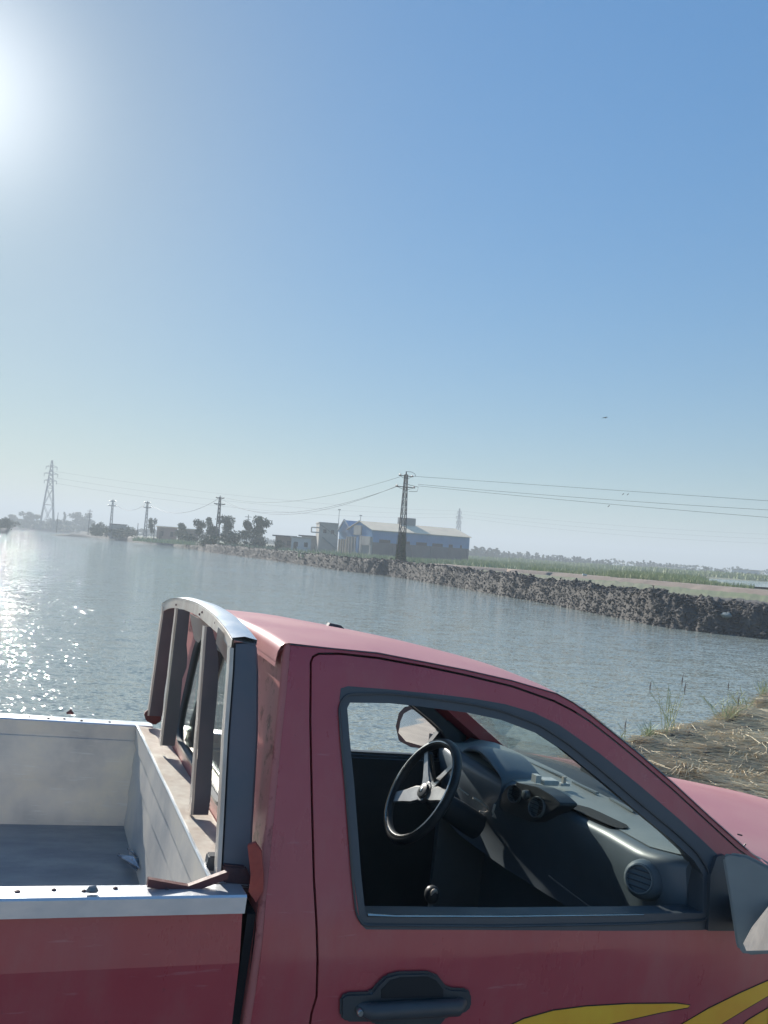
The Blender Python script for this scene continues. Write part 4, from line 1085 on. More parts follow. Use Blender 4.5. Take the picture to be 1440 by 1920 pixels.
# --- windscreen
wsl = []
edge = [Vector((u_, side(u_, w_)+.006, w_)) for u_, w_ in front_edge+fe2[:1]]
edge.insert(0, Vector((dl[-1][0]+.005, side(*dl[-1])+.01, dl[-1][1]-.004)))
ws = MB(); rows2 = []
for i, e in enumerate(edge):
    row = []
    for k in range(21):
        t = -1+2*k/20; v_ = W/2 + t*(W/2-e.y); b_ = (1-t*t); fk = 1-(1-FARK)*(t+1)/2 if e.z > 0 else 1
        s_ = i/(len(edge)-1)
        row.append((e.x + b_*(.085+.02*s_), v_, e.z*fk + b_*(.022-.015*s_)))
    rows2.append(row)
ws.grid(rows2); ws.grid([[(a+.003, b, c+.003) for a, b, c in r] for r in rows2])
tpart('windscreen', ws, M['glass'], sm=60)
# inner windscreen pillars
for s_ in (0, 1):
    ip = MB(); rr_ = []
    for e in edge:
        for_ = [(e.x-.005, e.y+.004, e.z-.004), (e.x+.012, e.y+.055, e.z+.004), (e.x-.03, e.y+.06, e.z-.03), (e.x-.065, e.y+.02, e.z-.035), (e.x-.05, e.y+.0035, e.z-.03)]
        rr_.append([(a, W-b, c*FARK if c > 0 else c) if s_ else (a, b, c) for a, b, c in for_] )
    ip.grid([r+[r[0]] for r in rr_]); tpart('pillar_trim', ip, M['paint'] if s_ else M['dark'], sm=40)

# --- bonnet, wings, cowl
bn = MB(); rows3 = []
def bonz(u_, v_):
    t = abs(v_-W/2)/(W/2); return -.002 - .075*(u_-1.55)*1.0 - .04*max(0, u_-1.9)**1.5 + .065*(1-t**2.2) - .02*t
for u_ in [1.60, 1.605, 1.62] + list(np.linspace(1.68, 2.62, 14)):
    rows3.append([(u_ + (0.05*(1-(abs(v_-W/2)/(W/2))**2) if u_ < 1.65 else 0), v_, bonz(max(1.62, u_), v_) - (.02 if u_ < 1.603 else 0)) for v_ in [.035 + (W-.07)*k/24 for k in range(25)]])
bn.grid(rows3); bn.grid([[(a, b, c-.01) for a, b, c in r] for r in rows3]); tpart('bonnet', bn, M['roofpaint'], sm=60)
for far in (0, 1):
    fw = MB(); r_ = []
    for u_ in [1.502, 1.56, 1.62] + list(np.linspace(1.7, 2.66, 12)):
        z0 = bonz(max(1.6, u_), .035) - .002; vv = []
        for (v_, z) in ((.034, z0-.012), (.031, z0), (.018, z0-.004), (.004, z0-.03), (-.006, -.14+.0*(u_)), (-.008, -.30), (.0, -.45)): vv.append((u_, W-v_ if far else v_, min(z, z0)))
        r_.append(vv)
    fw.grid(r_); fw.grid([[(a, b+(-.012 if far else .012), c) for a, b, c in r] for r in r_])
    tpart('front_wing', fw, M['paint'], sm=50)
    wa = MB(); pts = []
    cx = 2.12; ro = .40
    arch = [(cx+ro*math.cos(a), -.86+ro*math.sin(a)) for a in np.linspace(0, math.pi, 13)]
    poly = [(2.66, -.451), (2.66, -.86)] + arch + [(1.502, -.86), (1.502, -.451)]
    panel('lower_wing', poly, [], lambda u_, w_: .001, .012, M['paint'], far=bool(far), du=.3, dw=.3)
co = MB(); co.grid([[(1.50+.02*k, .04+(W-.08)*j/16, -.035+.0035*k + .05*(1-((j-8)/8)**2)) for j in range(17)] for k in range(8)]); tpart('cowl', co, M['plastic'], sm=50)
nose = MB(); nose.box(2.60, 2.68, .02, W-.02, -.5, -.155); nb = tpart('front_panel', nose, M['paint'], bev=.02)
gr = MB()
for k in range(4): gr.box(2.683, 2.70, .45, W-.45, -.24-.05*k, -.215-.05*k)
tpart('grille', gr, M['plastic'])
for v_ in (.06, W-.36):
    hd = MB(); hd.box(2.682, 2.72, v_, v_+.30, -.36, -.2); tpart('headlight', hd, M['mirror'], bev=.02)
bp_ = MB(); bp_.box(2.60, 2.82, 0, W, -.80, -.56); tpart('bumper', bp_, M['plastic'], bev=.04)
wpr = MB(); q0 = Vector((1.56, .50, .055)); wpr.bar((1.50, .30, .028), (1.53, .95, .066), .012, .012); tpart('wiper', wpr, M['rubber'])
hinge = MB(); hq = Pv(1400, 1597, .06); hinge.tube([Pv(1384, 1590, .06), Pv(1400, 1597, .06), Pv(1425, 1610, .06)], .0035, 6); tpart('washer_tube', hinge, M['cream'])
for p0, p1 in (((1378, 1578), (1384, 1581)), ((1394, 1590), (1398, 1585)), ((1383, 1567), (1391, 1569))):
    s_ = MB(); s_.tube([Pv(*p0, .12)+Vector((0, 0, .004)), Pv(*p1, .12)+Vector((0, 0, .004))], .0022, 5); tpart('paint_chip', s_, M['decaledge'])

# --- load bed
BU0 = -2.1
bout = [(BU0, -.026), (.016, -.026), (.018, -.06), (.030, -.26), (.03, -.85), (BU0, -.85)]
def bedside(u_, w_):
    if w_ > -.135: return -.001 + .12*(w_+.135)
    if w_ > -.5: return -.001 + .12*(-.135-w_)*.9
    return .0384
for far in (False, True): panel('bed_side', bout, [], bedside, .012, M['paint'], far=far, du=.2, dw=.0275, sm=8)
rail_end = .017
for far in (0, 1):
    rl = MB()
    prof = [(-.006, -.034), (-.006, -.002), (-.002, .002), (.058, .0), (.062, -.004), (.062, -.03), (.058, -.03), (.058, -.006), (0, -.004), (0, -.034)]
    rl.prism(prof, lambda p, t: (t, (W-p[0]) if far else p[0], p[1]), BU0, rail_end)
    ro = tpart('bed_rail', rl, M['alu'], sm=30)
    for k, (uu, vv) in enumerate([(-.42, .03), (-.355, .036), (-.30, .028), (-.24, .04), (-.14, .034), (-.60, .03), (-.85, .03), (-1.1, .03)]):
        rv = MB(); rr_ = .005 if k else .006; v_ = W-vv if far else vv
        rv.tube([(uu, v_, .0), (uu, v_, .003), (uu, v_, .0045)], [rr_, rr_*.9, rr_*.3], 8); tpart('rivet', rv, M['rust'], parent=ro)
    if not far:
        bl = MB(); q = Pw(171, 1674, .004); bl.tube([q+Vector((-.010, 0, .002)), q+Vector((-.004, 0, .006)), q+Vector((.005, 0, .0065)), q+Vector((.011, 0, .002))], [.002, .007, .0075, .003], 8); tpart('rubber_buffer', bl, M['ring'], parent=ro)
    else:
        q = Pw(131, 1338, .004); bl = MB(); bl.tube([q+Vector((-.012, 0, .0)), q+Vector((0, 0, .008)), q+Vector((.012, 0, 0))], [.004, .01, .004], 8); tpart('rubber_buffer', bl, M['rust'], parent=ro)
# inner walls
FZ = -.36
for far in (0, 1):
    iw = MB(); f_ = (lambda v_: W-v_) if far else (lambda v_: v_)
    rws_ = []
    for i in range(41):
        u_ = BU0+.03 + (rail_end-.06-BU0)*i/40
        rws_.append([(u_, f_(.063), -.004), (u_, f_(.0635), -.055), (u_, f_(.069), -.058)] + [(u_, f_(.069+.028*t/6 + .004*fbm(u_*3, t*.7, 2, 3)), -.058+(FZ+.058)*t/6) for t in range(1, 7)])
    iw.grid(rws_); tpart('inner_side_panel', iw, M['bedalu'], sm=35)
fr = MB(); flr = []
for i in range(60):
    u_ = BU0+.03 + (-.03-BU0-.03)*i/59; flr.append([(u_, .09+(W-.18)*k/24, FZ + .0035*math.sin(k*math.pi/2)*0 + .003*fbm(u_*2, k*.3, 0, 3)) for k in range(25)])
fr.grid(flr); fr.grid([[(a, b, c-.01) for a, b, c in r] for r in flr]); tpart('bed_floor', fr, M['bedfloor'], sm=60)
# front wall: creased sheet
fwm = MB(); rws_ = []
prof = [(-.040, .004), (-.044, .0), (-.044, -.012), (-.0425, -.070), (-.0375, -.0715), (-.041, -.152), (-.0365, -.1535), (-.040, -.25), (-.036, -.2515), (-.037, FZ)]
for k in range(31):
    v_ = .07 + (W-.14)*k/30; rws_.append([(u_ + .003*fbm(v_*4, w_*6, 1, 3), v_, w_) for u_, w_ in prof])
fwm.grid(rws_); tpart('bed_front_wall', fwm, M['bedalu'], sm=25)
lip = MB(); lip.tube([(-.043, v_, .003+.0015*fbm(v_*5, 0, 0, 2)) for v_ in np.linspace(.085, W-.055, 24)], .0045, 6); tpart('front_wall_lip', lip, M['alu'])
tf = MB(); tf.grid([[(-.040+.090*j/4, .065+(W-.13)*k/24, .0005-.002*j + .002*fbm(k*.5, j, 0, 2)) for k in range(25)] for j in range(5)]); tf.grid([[(-.040+.090*j/4, .065+(W-.13)*k/24, -.004-.002*j + .002*fbm(k*.5, j, 0, 2)) for k in range(25)] for j in range(5)])
tpart('headboard_ledge', tf, M['cream'], sm=60)
tg = MB(); tg.box(BU0-.03, BU0, .0, W, -.40, 0); tpart('tailgate', tg, M['paint'], bev=.006)
# headboard posts: (bottom px, top px, v bottom, v top)
def post(name, cb, ct, wb, wt, dv, notch=None, m2=M['cream'], low=None):
    """cb, ct: (u, v, w) of the rear edge at foot and head; wb, wt: width in u; dv: flange thickness"""
    mb = MB(); rowsA = []; N = 12
    cb = Vector(cb); ct = Vector(ct)
    for i in range(N+1):
        t = i/N; p = cb.lerp(ct, t); wd_ = wb+(wt-wb)*t
        if notch: wd_ += float(np.interp(t, [q[0] for q in notch], [q[1] for q in notch]))
        rowsA.append([(p.x, p.y, p.z), (p.x+wd_, p.y+.002, p.z), (p.x+wd_, p.y+.006, p.z), (p.x+.005, p.y+.0045, p.z)])
    mb.grid([[r[0], r[1], r[2], r[3], r[0]] for r in rowsA]); fl = tpart(name, mb, M['post'], sm=25)
    mc = MB(); 
    for i in range(1): 
        rowsB = []
        for i in range(N+1):
            t = i/N; p = cb.lerp(ct, t); z_ = .0012*fbm(t*8, cb.y*9, 0, 2)
            rowsB.append([(p.x-.0065+z_, p.y-.001, p.z), (p.x-.0005, p.y-.0015, p.z), (p.x-.0005, p.y+dv, p.z), (p.x-.0065+z_, p.y+dv, p.z), (p.x-.0065+z_, p.y-.001, p.z)])
    mc.grid(rowsB); tpart('post_edge', mc, m2, sm=25, parent=fl)
    return fl
def ptv(px, py, v_): return Pv(px, py, v_)
# nearest post is a broad box section
D0 = [Pv(x, y, v_) for x, y, v_ in ((414, 1652, .075), (419, 1560, .10), (428, 1380, .155), (437, 1260, .19), (439, 1215, .203))]
D1 = [Pv(x, y, v_) for x, y, v_ in ((470, 1652, .075), (474, 1560, .10), (484, 1380, .155), (485, 1260, .19), (482, 1215, .203))]
mb = MB(); rws_ = []
for a, b in zip(D0, D1): rws_.append([tuple(a+Vector((0, .03, 0))), tuple(a+Vector((.004, .002, 0))), tuple(a+Vector((.008, 0, 0))), tuple(b-Vector((.005, 0, 0))), tuple(b+Vector((0, .003, 0))), tuple(b+Vector((0, .03, 0))), tuple(a+Vector((0, .03, 0)))])
a, b = D0[-1]+Vector((.004, .004, .010)), D1[-1]+Vector((-.006, .004, .010)); rws_.append([tuple(a+Vector((0, .02, 0))), tuple(a), tuple(a+Vector((.004, 0, 0))), tuple(b-Vector((.004, 0, 0))), tuple(b), tuple(b+Vector((0, .02, 0))), tuple(a+Vector((0, .02, 0)))])
mb.grid(rws_); pD = tpart('headboard_post', mb, M['post'], sm=30)
mc = MB(); mc.grid([[tuple(a+Vector((-.009, .003, 0))), tuple(a+Vector((-.001, -.001, 0))), tuple(a+Vector((0, .032, 0))), tuple(a+Vector((-.009, .032, 0))), tuple(a+Vector((-.009, .003, 0)))] for a in D0]); tpart('post_edge', mc, M['cream'], parent=pD, sm=30)
fb = MB(); bq = [Pv(x, y, .07) for x, y in ((419, 1622), (462, 1626), (470, 1645), (468, 1678), (421, 1676))]
fb.v = [tuple(p) for p in bq]+[tuple(p+Vector((0, .035, 0))) for p in bq]; fb.f = [(0, 1, 2, 3, 4), (9, 8, 7, 6, 5)]+[(k, (k+1) % 5, (k+1) % 5+5, k+5) for k in range(5)]; fb.m = [0]*7
tpart('post_foot', fb, M['rust'], bev=.004)
for nm, b_, t_, vb, vt, wb, wt, notch in (
    ('C', (362, 1528), (388, 1175), .50, .56, .052, .020, [(0, -.012), (.12, -.004), (.4, .0), (.7, .012), (.85, .012), (.93, .004), (1, -.006)]),
    ('B', (304, 1398), (334, 1142), 1.16, 1.10, .046, .040, [(0, -.004), (.3, 0), (.5, -.002), (.56, .008), (.66, .008), (.72, .0), (1, .0)]),
    ('A', (280, 1342), (308, 1138), 1.555, 1.47, .050, .050, [(0, .0), (.2, -.006), (.6, -.004), (1, .004)])):
    pb_, pt_ = Pv(*b_, vb), Pv(*t_, vt); post('headboard_post', pb_, pt_, wb, wt, .03, notch)
# top arch: lit rear fascia and grey top plate
arch_px = [((303, 1132), (310, 1150)), ((318, 1124), (322, 1142)), ((335, 1122), (338, 1141)), ((355, 1126), (352, 1146)), ((375, 1134), (370, 1156)), ((399, 1151), (392, 1176)), ((420, 1174), (412, 1196)), ((436, 1197), (431, 1222))]
vt_ = [1.50, 1.40, 1.24, 1.04, .83, .56, .34, .205]
rws_ = []; rwt = []
for ((x0, y0), (x1, y1)), v_ in zip(arch_px, vt_):
    a = Pv(x0, y0, v_); b = Pv(x1, y1, v_); b.x = a.x
    rws_.append([tuple(a), tuple(b), tuple(b+Vector((.004, 0, 0))), tuple(a+Vector((.004, 0, 0))), tuple(a)])
    rwt.append([tuple(a+Vector((-.001, 0, .0015))), tuple(a+Vector((.028, 0, .007))), tuple(a+Vector((.058, 0, .002))), tuple(a+Vector((.058, 0, -.01))), tuple(a+Vector((-.001, 0, -.003)))])
def smoothrows(rows, n=5):
    out = []; m = len(rows)
    for i in range(m-1):
        for k in range(n):
            t = k/n; row = []
            for j in range(len(rows[0])):
                p0, p1, p2, p3 = (Vector(rows[max(0, i-1)][j]), Vector(rows[i][j]), Vector(rows[i+1][j]), Vector(rows[min(m-1, i+2)][j]))
                row.append(tuple(.5*((2*p1)+(p2-p0)*t+(2*p0-5*p1+4*p2-p3)*t*t+(3*p1-p0-3*p2+p3)*t**3)))
            out.append(row)
    out.append(rows[-1]); return out
am = MB(); am.grid(smoothrows(rws_)); hb = tpart('headboard_arch', am, M['cream'], sm=40)
at2 = MB(); at2.grid(smoothrows(rwt)); tpart('arch_top_plate', at2, M['alu'], sm=50, parent=hb)
for ((x0, y0), v_) in (((331, 1134), 1.24), ((380, 1148), .72), ((405, 1168), .5), ((375, 1152), .8)):
    q = Pv(x0, y0, v_); rv = MB(); rv.tube([q, q+Vector((-.004, 0, 0))], [.004, .003], 8); tpart('rivet', rv, M['rust'], parent=hb)
# gussets where posts meet the arch
for poly, v_ in ((((404, 1176), (432, 1205), (430, 1252), (424, 1262), (418, 1238), (400, 1205)), .32), (((352, 1150), (392, 1172), (378, 1192), (368, 1205), (360, 1198)), .80)):
    q = [Pv(x, y, v_)+Vector((.006, 0, 0)) for x, y in poly]; n = len(q)
    gm = MB(); gm.v = [tuple(p) for p in q]+[tuple(p+Vector((.002, .004, 0))) for p in q]; gm.f = [tuple(range(n)), tuple(range(2*n-1, n-1, -1))]+[(k, (k+1) % n, (k+1) % n+n, k+n) for k in range(n)]; gm.m = [0]*len(gm.f)
    tpart('gusset', gm, M['cream'], parent=hb)
# red flange pieces on the ledge
for p0, p1, v0, v1, nm in (((383, 1468), (402, 1500), .72, .55, 'redbit'), ((345, 1398), (360, 1432), 1.12, .95, 'redbit')):
    a, b = Pw(*p0, .008), Pw(*p1, .008); s_ = MB(); s_.bar(a, b, .012, .012); tpart('flange_strip', s_, M[nm])
fo = MB(); q = [Pv(x, y, W-.06) for x, y in ((270, 1338), (279, 1330), (302, 1332), (303, 1352), (290, 1360), (274, 1352))]; n = 6
fo.v = [tuple(p) for p in q]+[tuple(p+Vector((0, .02, 0))) for p in q]; fo.f = [tuple(range(n)), tuple(range(2*n-1, n-1, -1))]+[(k, (k+1) % n, (k+1) % n+n, k+n) for k in range(n)]; fo.m = [0]*len(fo.f)
tpart('post_foot', fo, M['redbit'], bev=.003)
bk = MB(); q = [Pv(x, y, .13) for x, y in ((386, 1632), (392, 1606), (410, 1606), (416, 1640), (398, 1642))]; n = 5
bk.v = [tuple(p) for p in q]+[tuple(p+Vector((.0, .03, 0))) for p in q]; bk.f = [tuple(range(n)), tuple(range(2*n-1, n-1, -1))]+[(k, (k+1) % n, (k+1) % n+n, k+n) for k in range(n)]; bk.m = [0]*len(bk.f)
tpart('rubber_block', bk, M['rubber'], bev=.003)
# black box added between bed and cab to paint the gap's shade
vd = MB(); vd.box(.034, .052, .03, W-.03, -.85, -.05); tpart('cab_gap_shade', vd, M['void'])
ch = MB(); 
for v_ in (.35, W-.43): ch.box(-2.0, 2.5, v_, v_+.08, -.88, -.74)
tpart('chassis_rail', ch, M['rust'])
for uu in (-1.2, 2.12):
    for v_, s_ in ((.02, 1), (W-.02, -1)):
        t_ = MB(); prof = [(.19, 0), (.33, 0), (.36, .03), (.365, .10), (.365, .12), (.36, .19), (.33, .22), (.19, .22)]
        t_.grid([[(uu+r_*math.cos(a), v_+s_*d, -.905+r_*math.sin(a)) for r_, d in prof+prof[:1]] for a in np.linspace(0, 2*math.pi, 29)])
        wo_ = tpart('wheel', t_, M['tyre'], sm=40); rm = MB(); rm.tube([(uu, v_+s_*.03, -.905), (uu, v_+s_*.05, -.905), (uu, v_+s_*.19, -.905)], [.10, .188, .188], 20); tpart('rim', rm, M['galv'], parent=wo_)

# --- cab interior
it = MB(); it.box(.08, 1.55, .06, W-.06, -.88, -.84); tpart('cab_floor', it, M['dark'])
it = MB(); it.box(1.50, 1.53, .06, W-.06, -.84, -.06); tpart('firewall', it, M['dark'])
it = MB(); it.box(.075, .10, .10, W-.10, -.84, .03); tpart('rear_lining', it, M['dark'])
for v_ in (.10, .86):
    st = MB(); st.box(.30, .78, v_, v_+.62, -.60, -.44); s0 = tpart('seat_cushion', st, M['seat'], bev=.05)
    sk = MB(); sk.prism([(.28, -.50), (.40, -.50), (.27, -.10), (.17, -.10)], lambda p, t: (p[0], t, p[1]), v_+.03, v_+.58); tpart('seat_back', sk, M['seat'], bev=.035)
for v_ in (.075, W-.11):
    kp = MB(); kp.box(1.26, 1.50, v_, v_+.035, -.84, -.09); tpart('kick_panel', kp, M['dark'])
# dashboard: section lofted across the cab
dm = MB(); rws_ = []
def dsec(v_):
    s = (v_-.07)/(W-.14); k = 4*s*(1-s)
    uf = 1.46 + .10*k**.5*.9; wt = .030 - .018*k                       # windscreen side
    ur = float(np.interp(v_, [.07, .10, .20, .42, .62, .70, .95, 1.05, 1.3, 1.55], [1.235, 1.20, 1.185, 1.235, 1.245, 1.225, 1.195, 1.19, 1.19, 1.23]))
    wr = float(np.interp(v_, [.07, .20, .42, .62, 1.0, 1.55], [.040, .020, .004, -.006, -.002, .0]))
    return [(uf, wt-.02), (uf-.01, wt-.002), (uf-.08, wt+.006), (ur+.12, wr+.016), (ur+.04, wr+.012), (ur+.010, wr), (ur, wr-.018), (ur+.016, wr-.10), (ur+.045, wr-.18), (ur+.06, wr-.235), (ur+.05, wr-.30), (ur+.2, wr-.32)]
for v_ in [.07, .085] + list(np.linspace(.11, 1.51, 36)) + [1.55]: rws_.append([(u_, v_, w_) for u_, w_ in dsec(v_)])
dm.grid(rws_)
i0 = len(dm.v); dm.v += rws_[0]; dm.f.append(tuple(range(i0, i0+12))); dm.m.append(0)
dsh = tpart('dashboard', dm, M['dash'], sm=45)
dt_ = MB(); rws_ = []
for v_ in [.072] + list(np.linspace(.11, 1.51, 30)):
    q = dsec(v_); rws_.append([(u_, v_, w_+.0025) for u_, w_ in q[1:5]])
dt_.grid(rws_); dt_.grid([[(a, b, c-.002) for a, b, c in r] for r in rws_]); tpart('dash_top_lit', dt_, M['dashtop'], sm=60, parent=dsh)
# instrument hood
ih = MB(); r_ = []
hood_px = [(852, 1468), (857, 1425), (868, 1408), (884, 1404), (904, 1412), (925, 1437), (940, 1462), (936, 1492), (922, 1515)]
hv = [1.42, 1.41, 1.36, 1.27, 1.15, 1.03, .96, .95, .96]
lipA = [Pv(x, y, v_) for (x, y), v_ in zip(hood_px, hv)]
for p in lipA: r_.append([tuple(p+Vector((.075, .0, -.012))), tuple(p+Vector((.005, 0, -.008))), tuple(p), tuple(p+Vector((.012, 0, .010))), tuple(p+Vector((.08, 0, .012))), tuple(p+Vector((.19, 0, -.006)))])
ih.grid(smoothrows(r_, 4)); tpart('instrument_hood', ih, M['dash'], sm=50, parent=dsh)
ic = MB(); q = [p+Vector((.055, 0, -.006)) for p in lipA]; n = len(q); ic.v = [tuple(p) for p in q]+[tuple(p+Vector((.01, 0, 0))) for p in q]; ic.f = [tuple(range(n)), tuple(range(2*n-1, n-1, -1))]; ic.m = [0, 0]
tpart('instrument_cluster', ic, M['dashdark'], parent=dsh)
# centre bezel
bz = [Pu(x, y, 1.19) for x, y in ((937, 1514), (943, 1488), (956, 1474), (977, 1468), (1013, 1476), (1036, 1492), (1050, 1508), (1032, 1524), (1003, 1542), (970, 1530))]
bzp = [ (p.y, p.z) for p in bz]
def bzsurf(p, t):
    return (1.176 + .02*((p[0]-.8)/.15)**2*.5 + t + (-.02 if p[1] < -.02 else 0)*0, p[0], p[1])
bm_ = MB(); ff = fillet(bzp, .012, 3); bm_.prism(ff, bzsurf, 0, .07); bzo = tpart('centre_bezel', bm_, M['plastic'], sm=30, bev=.004, parent=dsh)
def vent(cx, cy, rx, uu, nm='air_vent', par=None, r=.036, n=(-1, -.25, .25), slats=4):
    c = Pu(cx, cy, uu); n = Vector(n).normalized(); a = n.cross(Vector((0, 0, 1))).normalized(); b = a.cross(n)
    v_ = MB(); v_.tube([c+(a*math.cos(t)+b*math.sin(t))*r for t in np.linspace(0, 2*math.pi, 25)[:-1]], .0024, 6, closed=True); o = tpart('vent_ring', v_, M['ring'], parent=par or dsh)
    v2 = MB(); v2.tube([c-n*.022, c-n*.02, c+n*.001], [r*.96, r*.97, r*.99], 24); v2.f = v2.f[:-1]; v2.m = v2.m[:-1]
    tpart('vent_barrel', v2, M['dark'], parent=par or dsh)
    for k in range(slats):
        h = (k-(slats-1)/2)*2*r/(slats+1); L_ = math.sqrt(max(0, r*r-h*h))*.95
        s_ = MB(); s_.bar(c+b*h-a*L_-n*.004, c+b*h+a*L_-n*.004, .002, .010, up=n); tpart('vent_slat', s_, M['plastic'], parent=par or dsh)
vent(964, 1488, 14, 1.172, r=.029)
vent(1005, 1513, 18, 1.170, r=.032)
vent(1198, 1648, 18, 1.145, r=.036, n=(-1, -.55, .25))
kn = MB(); c = Pu(985, 1490, 1.168); kn.tube([c+Vector((.01, 0, 0)), c+Vector((-.006, 0, 0)), c+Vector((-.008, 0, 0))], [.016, .015, .010], 14); tpart('hazard_button', kn, M['ring'], parent=dsh)
# pod under the passenger vent
pdm = MB(); c = Pu(1198, 1648, 1.150); pn = Vector((-1, -.55, .25)).normalized()
pdm.tube([c-pn*.004, c-pn*.02, c-pn*.06, c-pn*.10], [.040, .050, .055, .035], 24); tpart('vent_pod', pdm, M['dash'], parent=dsh)
# tray on the dash top: raised black sheet painting its recess shade
def padz(v_, u_):
    q = dsec(v_)[1:5][::-1]; return float(np.interp(u_, [a for a, b in q], [b for a, b in q]))
tr = MB(); rws_ = []
for v_, a, b in ((.39, .040, .062), (.40, .028, .072), (.43, .016, .082), (.50, .012, .084), (.58, .010, .086), (.63, .010, .084), (.66, .014, .070), (.67, .03, .04)):
    ur = dsec(v_)[5][0]-.0; rws_.append([(ur+a+(b-a)*k/5, v_, padz(v_, ur+a+(b-a)*k/5)+.0055+.002*math.sin(math.pi*k/5)) for k in range(6)])
tr.grid(rws_); tr.grid([[(a, b, c-.006) for a, b, c in r] for r in rws_]); tpart('dash_tray_shade', tr, M['void'], parent=dsh, sm=50)
# glove box seam and defroster slots
gs = MB(); gs.tube([Pu(1029, 1642, 1.220), Pu(1070, 1674, 1.215), Pu(1122, 1712, 1.212)], .0022, 5); tpart('glovebox_seam', gs, M['ring'], parent=dsh)
for p0, p1 in (((990, 1428), (1060, 1458)), ((1075, 1466), (1120, 1487)), ((1145, 1497), (1190, 1522))):
    a, b = Pw(*p0, .024), Pw(*p1, .028); s_ = MB(); s_.bar(a, b, .014, .006); tpart('defroster_slot', s_, M['dark'], parent=dsh)
# torn wires under the steering column
for pts, v_, m, r in ((((861, 1478), (868, 1484), (878, 1491)), 1.05, 'cream', .0028), (((887, 1496), (900, 1503), (912, 1514), (916, 1521)), 1.02, 'cream', .004), (((916, 1521), (908, 1524), (899, 1521)), 1.02, 'cream', .003), (((928, 1508), (924, 1522), (929, 1534), (924, 1530)), .94, 'cream', .0045)):
    s_ = MB(); s_.tube([Pv(x, y, v_-.02) for x, y in pts], r, 6); tpart('bare_wire', s_, M[m], parent=dsh)
# steering wheel
def mid2(a, b): return (Vector(a)+Vector(b))/2
SC = Pv(791, 1481, 1.12)
al = R_(27); sn = Vector((-math.cos(al), .02, math.sin(al))).normalized()
sa = sn.cross(Vector((0, 1, 0))).normalized(); sa = sa if sa.z > 0 else -sa; sbv = sn.cross(sa).normalized()
sw = MB(); SR = .192
sw.tube([SC+(sa*math.cos(t)+sbv*math.sin(t))*SR for t in np.linspace(0, 2*math.pi, 41)[:-1]], .0175, 10, closed=True); swo = tpart('steering_wheel', sw, M['plastic'], sm=60)
sw = MB(); sw.tube([SC+(sa*math.cos(t)+sbv*math.sin(t))*(SR-.003)+sn*.0150 for t in np.linspace(0, 2*math.pi, 41)[:-1]], .0050, 6, closed=True); tpart('rim_trim', sw, M['chrome'], sm=60, parent=swo)
hubc = SC - sn*.02
for ang, wk in ((-37, .8), (44, .8), (117, 1.6), (-80, 1.4)):
    d = sa*math.cos(R_(ang)) + sbv*math.sin(R_(ang)); pr = d.cross(sn)
    s_ = MB(); rr_ = []
    for t, wd_ in ((.02, .030), (.07, .023*wk), (.12, .018*wk), (.187, .015*wk)):
        c = hubc.lerp(SC, t/.19) + d*t; rr_.append([tuple(c-pr*wd_-sn*.002), tuple(c-pr*wd_*.8+sn*.003), tuple(c+pr*wd_*.8+sn*.003), tuple(c+pr*wd_-sn*.002), tuple(c-pr*wd_-sn*.002)])
    s_.grid(rr_); tpart('spoke', s_, M['spoke'], sm=30, parent=swo)
hm_ = MB(); hm_.tube([hubc-sn*.004, hubc+sn*.006, hubc+sn*.010], [.040, .040, .036], 24); tpart('hub', hm_, M['spoke'], parent=swo)
hm_ = MB(); hm_.tube([hubc+sn*.0101, hubc+sn*.020, hubc+sn*.024], [.030, .027, .014], 24); tpart('horn_button', hm_, M['plastic'], parent=swo)
hm_ = MB(); hm_.tube([hubc+sn*.0241, hubc+sn*.0255], [.012, .010], 16); tpart('horn_emblem', hm_, M['chrome'], parent=swo)
cm = MB(); cm.tube([hubc-sn*.005, hubc-sn*.06, hubc-sn*.16, hubc-sn*.26], [.03, .042, .048, .05], 16); tpart('steering_column', cm, M['dashdark'])
for px_, v_ in (((806, 1402), 1.0), ((800, 1430), 1.3)):
    s_ = MB(); c = hubc-sn*.06; e = Pv(*px_, v_+.05); 
    s_.tube([c, c.lerp(e, .6), c.lerp(e, .9)], [.007, .006, .008], 8); tpart('stalk', s_, M['plastic'])
gk = MB(); c = Pv(810, 1676, .80); rr_ = [(-.030, .010), (-.022, .018), (-.008, .025), (.008, .025), (.020, .018), (.026, .008)]
gk.tube([c+Vector((0, 0, a)) for a, b in rr_], [b for a, b in rr_], 16); gko = tpart('gear_knob', gk, M['plastic'], sm=60)
rc = MB(); rc.tube([c+Vector((.012*math.cos(a)-.004, -.024+.0*a, .020*math.sin(a))) for a in np.linspace(.6, 2.9, 8)], [.002, .004, .006, .0065, .0065, .006, .004, .002], 8); tpart('knob_inlay', rc, M['cream'], parent=gko)
gk = MB(); gk.tube([c+Vector((.0, 0, -.03)), c+Vector((.06, 0, -.30)), c+Vector((.08, 0, -.45))], [.008, .009, .03], 8); tpart('gear_lever', gk, M['dark'])
